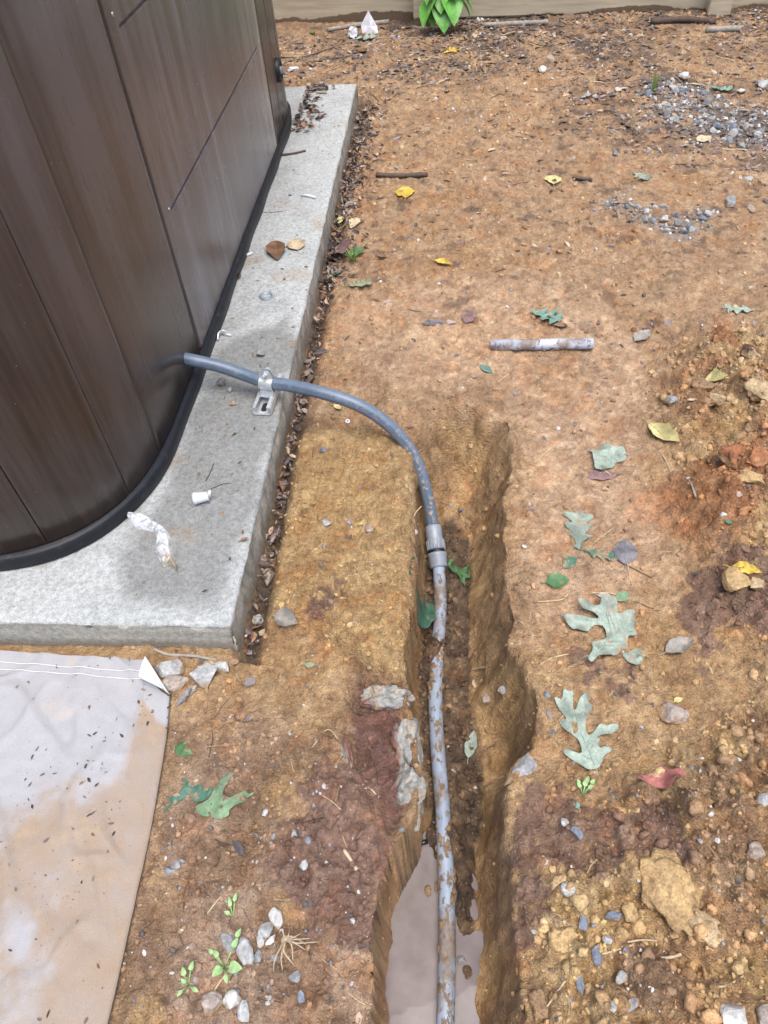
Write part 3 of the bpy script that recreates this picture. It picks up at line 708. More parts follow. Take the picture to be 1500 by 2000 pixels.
def build_conduit():
    ctrl = [(300, 690, 0.165), (368, 702, 0.157), (430, 716, 0.139), (480, 733, 0.124), (520, 747, 0.120), (560, 752, 0.120), (620, 765, 0.122), (680, 783, 0.112), (730, 808, 0.086),
            (775, 845, 0.044), (805, 885, 0.000), (824, 930, -0.045), (837, 980, -0.095), (846, 1030, -0.140)]
    pts = np.array([P(*c) for c in ctrl]); path = spline(pts, 12)
    T = thing('buried_conduit', 'grey flexible conduit leaving the tub, joined to a muddy pipe in the trench', 'conduit', pts[6])
    V, F, st = tube(path, CR, 24); mk('flexible_tube', V, F, M_con, T, attrs={'st': ('FLOAT_VECTOR', st)})
    e = path[-1]; nxt = P(856, 1098, -0.172); ax = nxt-e; L = np.linalg.norm(ax); ax /= L
    V, F = lathe([(-0.002, 0.0140), (-0.002, 0.0172), (0.001, 0.0180), (0.026, 0.0178), (0.028, 0.0172), (0.030, 0.0180), (0.052, 0.0175), (0.053, 0.013)], e, ax, 32)
    cp = mk('coupling', V, F, M_fit, T)
    rb = []
    for k in range(14):
        a = 2*math.pi*k/14; u = np.cross(ax, (0, 0, 1.0)); u /= np.linalg.norm(u); w = np.cross(ax, u); d = math.cos(a)*u+math.sin(a)*w
        rb.append(box(e+ax*0.041+d*0.0182, 0.0034, 0.020, 0.003, np.array([np.cross(ax, d), ax, d])))
    V, F = join(rb); mk('grip_ribs', V, F, M_fit, cp, smooth=False)
    V, F = lathe([(0.052, 0.0165), (0.054, 0.0172), (0.058, 0.0172), (0.060, 0.0165)], e, ax, 28); mk('sealing_ring', V, F, M_black, cp)
    V, F = lathe([(0.058, 0.0150), (0.060, 0.0190), (0.061, 0.0212), (0.065, 0.0216), (0.067, 0.0205), (0.090, 0.0192), (0.093, 0.0175), (0.093, 0.012)], e, ax, 32); mk('pipe_socket', V, F, M_fit, cp)
    s0 = e+ax*0.088
    rp = [s0]+[P(x, y, z) for x, y, z in ((860, 1180, -0.190), (856, 1250, -0.194), (851, 1330, -0.194), (851, 1400, -0.193), (856, 1480, -0.193), (863, 1560, -0.192), (868, 1640, -0.194), (872, 1730, -0.196),
          (873, 1830, -0.196), (872, 1920, -0.196), (869, 2020, -0.196), (866, 2140, -0.197), (862, 2400, -0.2))]
    path2 = spline(np.array(rp), 8)
    V, F, st = tube(path2, 0.01335, 24); mk('rigid_pipe', V, F, M_pvc, T)
    rg = np.random.default_rng(5); parts = []
    for lo, hi, cnt in ((0.17, 0.29, 60), (0.52, 0.64, 60), (0.64, 0.78, 12)):
        for k in range(cnt):
            c = path2[int((lo+(hi-lo)*rg.random())*(len(path2)-1))]; r = 0.0025+0.006*rg.random()**2.5
            v, f = rock_mesh('m', 40+k % 12, 1, 5); a = (rg.random()-0.5)*3.0
            parts.append((v*r*np.array([1.1, 1.5, 0.45])+c+np.array([math.sin(a)*0.0115, (rg.random()-0.5)*0.008, math.cos(a)*0.0115]), f))
    v, f = join(parts); o = mk('clinging_mud', v, f, M_crumb, T, attrs={'col': ('FLOAT_COLOR', np.array((0.20, 0.13, 0.075))*(0.75+0.5*rg.random((len(v), 1))))}); o['kind'] = 'stuff'
    return path, path2

def build_clamp():
    c = P(522, 775, SLT); ce = P(545, 722, SLT); cs = P(513, 812, SLT)
    d = ce-cs; d[2] = 0; Ln = 0.118; d /= np.linalg.norm(d); sx = np.array([d[1], -d[0], 0]); up = np.array([0, 0, 1.0])
    base = cs.copy()
    T = thing('strut_clamp', 'galvanised strut channel with a pipe strap holding the grey conduit at the pad edge', 'pipe clamp', base)
    # channel: C section with in-turned lips, slotted floor
    hw, hh, th = 0.0206, 0.0206, 0.0016
    sec = [(-hw+0.009, hh-0.006), (-hw+0.009, hh), (-hw+0.003, hh), (-hw, hh-0.003), (-hw, 0.003), (-hw+0.003, 0.0), (hw-0.003, 0.0), (hw, 0.003), (hw, hh-0.003), (hw-0.003, hh), (hw-0.009, hh), (hw-0.009, hh-0.006)]
    inn = []
    cx = [(-hw+0.009+th*0-0.0016, hh-0.006), (-hw+0.0074, hh-th), (-hw+0.0035, hh-th), (-hw+th, hh-0.0035), (-hw+th, 0.0035), (-hw+0.0035, th), (hw-0.0035, th), (hw-th, 0.0035), (hw-th, hh-0.0035), (hw-0.0035, hh-th), (hw-0.0074, hh-th), (hw-0.0074, hh-0.006)]
    loop = sec+cx[::-1]; n = len(loop)
    z0 = SLT+0.0018
    V = []; nl = 2
    for l in (0, Ln): V += [base+d*l+sx*a+up*(b+0.0018) for a, b in loop]
    F = [(i, (i+1) % n, n+(i+1) % n, n+i) for i in range(n)]
    m = len(sec)
    for i in range(m-1):
        F.append((i, i+1, n-2-i, n-1-i)); F.append((n+i, n+n-1-i, n+n-2-i, n+i+1))
    ch = mk('strut_channel', V, F, M_zinc, T, smooth=False)
    # dark slots in the floor (through holes seen against the pad)
    for k in range(2):
        q = base+d*(0.024+0.051*k)+up*(0.0036+0.0003); V = []
        for a in np.linspace(0, 2*math.pi, 25)[:-1]:
            V.append(q+sx*0.0068*math.cos(a)+d*(0.0068*math.sin(a)+0.0075*np.sign(math.sin(a))))
        V2 = [v-up*0.0006 for v in V]; nn = len(V)
        mk('slot', V+V2, [tuple(range(nn))]+[(i, (i+1) % nn, nn+(i+1) % nn, nn+i) for i in range(nn)], M_dark, ch, smooth=False)
    # strap: two half hoops around the tube with ears bolted together on top
    i = int(np.argmin(np.linalg.norm(CPATH-P(523, 748, 0.12), axis=1))); cc = CPATH[i]; tx = CPATH[i+2]-CPATH[i-2]; tx[2] = 0; tx /= np.linalg.norm(tx)
    side = np.array([tx[1], -tx[0], 0])
    for sg in (1, -1):
        prof = [(sg*0.012, -cc[2]+z0+0.012), (sg*0.0165, -cc[2]+z0+0.017)]
        for a in np.linspace(-50, 78, 18): prof.append((sg*(CR+0.0012)*math.cos(math.radians(a)), (CR+0.0012)*math.sin(math.radians(a))))
        prof += [(sg*0.0028, CR+0.006), (sg*0.0028, CR+0.021)]
        V = []; wd = 0.0155
        for o, hgt_ in prof:
            w_ = wd
            V += [cc+side*o+up*hgt_-tx*w_, cc+side*o+up*hgt_+tx*w_, cc+side*(o+sg*0.0014)+up*hgt_-tx*w_, cc+side*(o+sg*0.0014)+up*hgt_+tx*w_]
        # round the ear
        V = [np.array(v) for v in V]; V[-4] += tx*0.006; V[-2] += tx*0.006; V[-3] -= tx*0.006; V[-1] -= tx*0.006
        F = []
        for k in range(len(prof)-1):
            a = 4*k; b = a+4; F += [(a, a+1, b+1, b), (a+2, b+2, b+3, a+3), (a, b, b+2, a+2), (a+1, a+3, b+3, b+1)]
        k = 4*(len(prof)-1); F += [(0, 2, 3, 1), (k, k+1, k+3, k+2)]
        mk('strap_half', V, F, M_zinc, T, smooth=False)
    b0 = cc+up*(CR+0.013)
    V, F = lathe([(-0.013, 0.0), (-0.013, 0.0062), (-0.0045, 0.0062), (-0.0045, 0.003), (0.018, 0.003), (0.018, 0.0)], b0, side, 6); mk('clamp_bolt', V, F, M_zinc, T, smooth=False)
    V, F = lathe([(0.0046, 0.0), (0.0046, 0.006), (0.0095, 0.006), (0.0095, 0.0)], b0, side, 4); mk('clamp_nut', V, F, M_zinc, T, smooth=False)

def build_offcut():
    a = P(958, 673, 0.0); b = P(1158, 671, 0.0)
    za, zb = float(hgt(a[0], a[1], GZs)), float(hgt(b[0], b[1], GZs)); a = P(958, 674, za+0.012); b = P(1158, 671, zb+0.012)
    ax = (b-a)/np.linalg.norm(b-a); L = np.linalg.norm(b-a)
    T = thing('pipe_offcut', 'short muddy offcut of pale grey plastic pipe lying on the bare clay', 'pipe', a)
    V, F = lathe([(0.02, 0.0105), (0.0, 0.0105), (0.0, 0.0134), (L, 0.0134), (L, 0.0105), (L-0.02, 0.0105), (L-0.02, 0)], a, ax, 28); mk('pipe_wall', V, F, M_pvc2, T)
    V, F = lathe([(L*0.39, 0.0135), (L*0.39, 0.0141), (L*0.40, 0.0141), (L*0.40, 0.0135)], a, ax, 28); mk('ring_mark', V, F, M_pvc2, T)
build_offcut()

# ================================================================== FENCE
def m_wood():
    t = NT('weathered_board'); v = t.attr('pc').outputs['Vector']; sep = t.N('ShaderNodeSeparateXYZ'); t.L(v, sep.inputs[0])
    g = t.noise(1.0, 5, t.scaled(v, (5, 120, 60)), 0.6); g2 = t.noise(1.0, 4, t.scaled(v, (3, 12, 8)), 0.6)
    c = t.ramp(g, [(0.3, (0.33, 0.275, 0.19)), (0.55, (0.44, 0.38, 0.275)), (0.75, (0.50, 0.44, 0.33))])
    c = t.mix(t.ramp(g2, [(0.4, (0, 0, 0)), (0.75, (0.5, 0.5, 0.5))]), c, (0.33, 0.29, 0.22))
    w = t.noise(1.0, 5, t.scaled(v, (5.5, 5.5, 5.5)), 0.65)
    lo = t.noise(1.0, 2, t.scaled(v, (1.6, 1.6, 0.01)))
    st = t.math('ADD', t.math('ADD', t.math('MULTIPLY', sep.outputs[2], 13.0), t.math('MULTIPLY', w, -0.9)), t.math('MULTIPLY', t.math('SUBTRACT', 0.62, lo), 2.2))
    f = t.ramp(st, [(0.0, (1, 1, 1)), (0.06, (0, 0, 0))])
    c = t.mix(t.math('MULTIPLY', f, 0.85), c, t.ramp(t.noise(1.0, 3, t.scaled(v, (200, 200, 200))), [(0.3, (0.035, 0.022, 0.014)), (0.7, (0.13, 0.075, 0.04))]))
    t.bump(g, 0.4, 0.003)
    return t.set(c, 0.8, spec=0.25)
def build_fence():
    M = m_wood(); a = P(828, 50, 0.0); b = P(1402, 35, 0.0); d = b-a; d[2] = 0; L = np.linalg.norm(d); d /= L
    bk = np.array([-d[1], d[0], 0]); up = np.array([0, 0, 1.0])
    T = thing('wood_fence', 'weathered timber fence with soil stained bottom boards along the yard', 'fence', a)
    ax = np.array([d, bk, up])
    def board(name, l0, l1, dep, z0, z1, th, bev=0.004):
        c = a+d*(l0+l1)/2+bk*(dep+th/2)+up*(z0+z1)/2
        V, F = box(c, l1-l0, th, z1-z0, ax, bev); loc = V-a; pc = np.stack([loc@d, loc@bk, loc@up], -1)
        mk(name, V, F, M, T, smooth=False, attrs={'pc': ('FLOAT_VECTOR', pc+np.array([0, l0*3.1, 0]))})
    for k in range(-3, 5):
        board('fence_post', k*L-0.05, k*L+0.05, -0.002, -0.05, 1.75, 0.095)
    for k in range(-3, 4):
        x0, x1 = k*L+0.002, (k+1)*L-0.002
        board('fence_board', x0, x1, 0.096, -0.012+0.016*(k >= 0), 0.238+0.02*(k >= 0), 0.036)
        for r in range(6):
            board('fence_board', x0, x1, 0.096, 0.268+r*0.245, 0.504+r*0.245, 0.036)
    return a, d, bk
FA, FD, FB = build_fence()

# ================================================================== CANVAS SHEET
def build_canvas():
    right = W([(326, 1395), (322, 1440), (312, 1500), (300, 1570), (287, 1640), (262, 1750), (240, 1850), (205, 2000), (180, 2120), (150, 2300)], 0.014)
    tr = P(330, 1356, 0.014)[:2]; ptop = [P(x, y, 0.016)[:2] for x, y in ((285, 1288), (180, 1279), (60, 1271), (-20, 1269))]
    # Coons-like patch: rows follow the right edge, columns run to the left
    R_ = np.vstack([[tr], right]); rs = np.concatenate([[0], np.cumsum(np.linalg.norm(np.diff(R_, axis=0), axis=1))]); rt = np.linspace(0, rs[-1], 200)
    Rx, Ry = np.interp(rt, rs, R_[:, 0]), np.interp(rt, rs, R_[:, 1])
    cols = np.concatenate([np.arange(0, 0.45, 0.005), np.arange(0.45, 1.2, 0.03)]); nc = len(cols)
    X = np.zeros((200, nc)); Y = np.zeros((200, nc))
    fd = ptop[2]-ptop[0]; fd = fd/np.linalg.norm(fd); top = np.array(ptop[0])
    q = np.array([fd[1], -fd[0]]); q = q if q[1] < 0 else -q
    base_t = np.array([tr+fd*c for c in cols])
    # top edge: from the cut corner up to the hem line
    hem = np.array([top+fd*max(0.0, (np.dot(tr+fd*c-top, fd))) for c in cols])
    for j, c in enumerate(cols):
        f = sst(0.0, 0.055, c)
        t0 = base_t[j]*(1-f)+hem[j]*f
        for i in range(200):
            k = i/199.0
            pr = np.array([Rx[i], Ry[i]])+fd*c
            off = (t0-(tr+fd*c))*(1-k)**1
            X[i, j], Y[i, j] = pr+off
    zz = hgt(X, Y, GZs); zz = np.where((Y > 0.03) & (X > -1.2), np.maximum(zz, 0.0), 0.0)
    sm = box_blur(zz, 4)
    Z = np.maximum(sm, zz-0.002)+0.006+0.0035*fbm(X, Y, 0.12, 3, 111)+0.0012*fbm(X, Y, 0.025, 2, 112)+0.004*np.exp(-(np.arange(200)[:, None]/10.0)**2)
    wr = np.abs(fbm(X*0.6+Y*0.3, Y*0.25, 0.05, 2, 113)); Z += (0.007*np.clip(1-wr*5, 0, 1)+0.004*np.clip(1-np.abs(fbm(X*0.3-Y*0.7, X*0.8, 0.09, 2, 118))*5, 0, 1))*sst(0.0, 0.08, cols)[None, :]
    n1 = fbm(X, Y, 0.13, 6, 114, 0.62)*0.5+0.5; n2 = fbm(X, Y, 0.02, 4, 115, 0.6)*0.5+0.5
    lo = sst(0.14, 0.5, (np.arange(200)/199.0))[:, None]; rgt = sst(0.11, 0.02, cols)[None, :]*sst(0.05, 0.12, np.arange(200)/199.0)[:, None]
    n3 = fbm(X, Y, 0.045, 5, 119, 0.65)*0.5+0.5; stain = sst(0.50, 0.72, n1*0.50+0.28*n3+0.34*lo+0.36*rgt-0.06)
    C = np.zeros(X.shape+(3,))+np.array((0.30, 0.302, 0.315)); C = C*(0.93+0.14*n2[..., None])
    f = (stain*(0.35+0.35*n2+0.35*n3))[..., None]; C = C*(1-f)+np.array((0.255, 0.180, 0.112))*f
    f = (sst(0.6, 0.75, n2*0.5+n1*0.5)*0.3)[..., None]; C = C*(1-f)+np.array((0.40, 0.31, 0.22))*f
    ii = np.arange(X.size).reshape(X.shape); F = np.stack([ii[:-1, :-1], ii[1:, :-1], ii[1:, 1:], ii[:-1, 1:]], -1).reshape(-1, 4)
    V = np.dstack([X, Y, Z]).reshape(-1, 3)
    rim = list(ii[:, 0]); lowr = V[rim]-np.array([0, 0, 0.004])
    t = NT('canvas_cloth'); a = t.attr('col').outputs['Color']; o = t.obj()
    wv = t.noise(900, 2, o, 0.5); dk = t.noise(160, 3, o, 0.6)
    c = t.mix(1.0, a, t.ramp(wv, [(0.3, (0.88,)*3), (0.7, (1.1,)*3)]), 'MULTIPLY')
    c = t.mix(t.math('MULTIPLY', t.math('GREATER_THAN', dk, 0.71), 0.6), c, (0.16, 0.12, 0.10))
    t.bump(t.math('ADD', wv, t.math('MULTIPLY', dk, 0.6)), 0.35, 0.0015); Mc = t.set(c, 0.85, spec=0.2)
    T = thing('canvas_sheet', 'grubby white canvas sheet with a stitched hem and clay stains lying by the pad', 'canvas sheet', V[ii[60, 0]])
    Fl = F.tolist(); nV = len(V); V2 = np.vstack([V, lowr]); C2 = np.vstack([C.reshape(-1, 3), C.reshape(-1, 3)[rim]])
    for k in range(len(rim)-1): Fl.append([rim[k], rim[k+1], nV+k+1, nV+k])
    mk('cloth', V2, [tuple(q_) for q_ in Fl], Mc, T, attrs={'col': ('FLOAT_COLOR', C2)})
    # stitching: two rows of thread along the hem
    thr = m_plain('white_thread', (0.62, 0.62, 0.62), 0.8); parts = []
    for row in (7, 11):
        pts = [V[ii[row, j]]+np.array([0, 0, 0.0018]) for j in range(12, 90)]
        v, f_, _ = tube(np.array(pts), 0.0007, 5); parts.append((v, f_))
    v, f_ = join(parts); mk('hem_stitching', v, f_, thr, T)
    # turned-over corner flap
    fp = [P(x, y, z) for x, y, z in ((283, 1281, 0.045), (300, 1307, 0.036), (317, 1335, 0.028), (331, 1356, 0.020), (318, 1345, 0.030), (300, 1336, 0.034), (281, 1327, 0.032), (270, 1322, 0.028), (275, 1300, 0.036))]
    cen = np.mean(fp, 0)+np.array([0, 0, 0.006]); V = fp+[cen]; n = len(fp)
    V = np.vstack([V, np.array(V)-np.array([0, 0, 0.004])]); F = [(i, (i+1) % n, n) for i in range(n)]+[(n+1+(i+1) % n, n+1+i, 2*n+1) for i in range(n)]+[(i, n+1+i, n+1+(i+1) % n, (i+1) % n) for i in range(n)]
    mk('folded_corner', V, F, Mc, T, smooth=False, attrs={'col': ('FLOAT_COLOR', np.tile((0.50, 0.51, 0.53), (len(V), 1)))})
    return X, Y, Z
CVX, CVY, CVZ = build_canvas()

# ================================================================== STONES
def rock_mesh(name, seed, sub=2, cuts=9, sc=(1, 1, 1), amp=0.12):
    rg = random.Random(seed); bm = bmesh.new(); bmesh.ops.create_icosphere(bm, subdivisions=sub, radius=1.0)
    pl = []
    for k in range(cuts):
        n = Vector((rg.gauss(0, 1), rg.gauss(0, 1), rg.gauss(0, 1))).normalized(); pl.append((n, rg.uniform(0.52, 0.86)))
    for v in bm.verts:
        p = v.co.copy(); p += p*mnoise.noise(p*1.3+Vector((seed*3.7, 0, 0)))*0.25
        for n, h in pl:
            d = p.dot(n)-h
            if d > 0: p -= n*d
        p += p.normalized()*mnoise.noise(p*4+Vector((0, seed*1.3, 0)))*amp*0.5
        v.co = (p.x*sc[0], p.y*sc[1], p.z*sc[2])
    V = np.array([v.co[:] for v in bm.verts]); F = [tuple(v.index for v in f.verts) for f in bm.faces]; bm.free()
    return V, F
SC = {'white': (0.40, 0.40, 0.385), 'pale': (0.30, 0.31, 0.31), 'grey': (0.20, 0.21, 0.215), 'blue': (0.15, 0.175, 0.215), 'dark': (0.10, 0.10, 0.105), 'tan': (0.35, 0.265, 0.155),
      'yellow': (0.36, 0.25, 0.12), 'brown': (0.22, 0.14, 0.08), 'red': (0.25, 0.105, 0.05), 'purple': (0.10, 0.055, 0.045), 'pinkg': (0.27, 0.23, 0.20)}
_sid = [100]
def stone(px, py, w, h, rot, colr, label, cat='stone', name='stone', sink=0.35, sub=3, tall=0.62, z=None, cuts=9, amp=0.12, group=None, soil=0.0):
    _sid[0] += 1; p = G(px, py) if z is None else P(px, py, z); m = px_size(p)
    # apparent height shrinks with the viewing slope; keep the footprint's true length
    vd = (p-np.array([0, 0, CAMH])); sl_ = abs(vd[2])/np.linalg.norm(vd)
    sx = w*m/2; sy = h*m/2/max(0.55, sl_*0.85+0.15)
    V, F = rock_mesh(name, _sid[0], sub, cuts, (1, 1, 1), amp)
    ca, sa = math.cos(math.radians(rot)), math.sin(math.radians(rot))
    V = V/np.abs(V).max(0)
    q = np.stack([V[:, 0]*sx, V[:, 1]*sy, V[:, 2]*min(sx, sy)*tall*1.15], -1)
    q = np.stack([q[:, 0]*ca-q[:, 1]*sa, q[:, 0]*sa+q[:, 1]*ca, q[:, 2]], -1)
    hz = min(sx, sy)*tall*1.15
    V = q+p+np.array([0, 0, hz*(1-2*sink)])
    if name == 'clay_clod':
        l1 = vn3(V[:, 0]/0.016, V[:, 1]/0.016, V[:, 2]/0.016, _sid[0])-0.5; l2 = vn3(V[:, 0]/0.006, V[:, 1]/0.006, V[:, 2]/0.006, _sid[0]+1)-0.5
        V = V+(V-p)/(np.linalg.norm(V-p, axis=1)[:, None]+1e-9)*(l1*0.34*min(sx, 0.03)+l2*0.0045)[:, None]
    c = np.array(SC[colr]); n = vn3(V[:, 0]/(sx*0.5), V[:, 1]/(sx*0.5), V[:, 2]/(sx*0.5), _sid[0])
    C = c*(0.7+0.6*n[:, None])*(0.75+0.5*vn3(V[:, 0]/0.005, V[:, 1]/0.005, V[:, 2]/0.005, 8)[:, None])
    dirt = sst(0.45, -0.25, q[:, 2]/hz+0.6*(n-0.5))*0.85+soil*sst(0.45, 0.65, vn3(V[:, 0]/(sx*0.35), V[:, 1]/(sx*0.35), V[:, 2]/(sx*0.35), 5))
    dirt = np.clip(dirt, 0, 1)[:, None]; C = C*(1-dirt)+np.array((0.26, 0.165, 0.085))*dirt
    o = mk(name, V, F, M_stone if name != 'clay_clod' else M_soil2, loc=p, smooth=(name == 'clay_clod'), attrs={'col': ('FLOAT_COLOR', C)})
    return tag(o, label, cat, group)

CPATH, PPATH = build_conduit(); build_clamp()
# the broken block in the left trench wall
def chunk(cx, cy, z, sx, sy, sz_, rot, seed, T, soil_dir):
    c = P(cx, cy, z); V, F = rock_mesh('k', seed, 4, 11, (1, 1, 1), 0.3); V = V/np.abs(V).max(0)
    n1 = vn3(V[:, 0]*2.2+seed, V[:, 1]*2.2, V[:, 2]*2.2, seed)-0.5; n2 = vn3(V[:, 0]*6+seed, V[:, 1]*6, V[:, 2]*6, seed+1)-0.5; n3 = vn3(V[:, 0]*14, V[:, 1]*14, V[:, 2]*14, seed+2)-0.5
    V = V*(1+0.45*n1+0.12*n2)[:, None]; q = V*np.array([sx, sy, sz_]); a = math.radians(rot)
    q = np.stack([q[:, 0]*math.cos(a)-q[:, 1]*math.sin(a), q[:, 0]*math.sin(a)+q[:, 1]*math.cos(a), q[:, 2]], -1)
    w1 = vn3(q[:, 0]/0.013, q[:, 1]/0.013, q[:, 2]/0.013, seed+5); w2 = vn3(q[:, 0]/0.0045, q[:, 1]/0.0045, q[:, 2]/0.0045, seed+6)
    q = q+(V/(np.linalg.norm(V, axis=1)[:, None]+1e-9))*((w1-0.5)*0.006+(w2-0.5)*0.0035)[:, None]
    g = np.array((0.245, 0.245, 0.225))*(0.55+0.5*w1+0.4*w2)[:, None]; bl = sst(0.56, 0.70, w1*0.7+w2*0.3)[:, None]*0.7; g = g*(1-bl)+np.array((0.24, 0.165, 0.10))*(0.7+0.6*w2)[:, None]*bl
    d = np.array(soil_dir)/np.linalg.norm(soil_dir); f = sst(0.05, 0.5, (V@d)+0.8*n1+0.6*n2)[:, None]
    C = g*(1-f)+np.array((0.165, 0.085, 0.062))*(0.9+0.8*n3[:, None])*f
    mk('concrete_chunk', q+c, F, M_stone, T, smooth=False, attrs={'col': ('FLOAT_COLOR', np.clip(C, 0.01, 1))})
def build_block():
    c = P(760, 1450, -0.03)
    T = thing('broken_footing', 'broken grey concrete lump caked with red brown soil in the left trench wall', 'concrete lump', c)
    chunk(747, 1362, -0.020, 0.052, 0.024, 0.030, -3, 21, T, (-0.9, -0.3, -0.6))
    chunk(792, 1440, -0.036, 0.026, 0.056, 0.046, 4, 22, T, (-1, 0.1, -0.25))
    chunk(794, 1545, -0.045, 0.034, 0.062, 0.052, -10, 23, T, (-1, 0.2, -0.3))
    chunk(678, 1488, -0.008, 0.010, 0.040, 0.020, 10, 24, T, (0.9, 0.2, 0.3))
build_block()

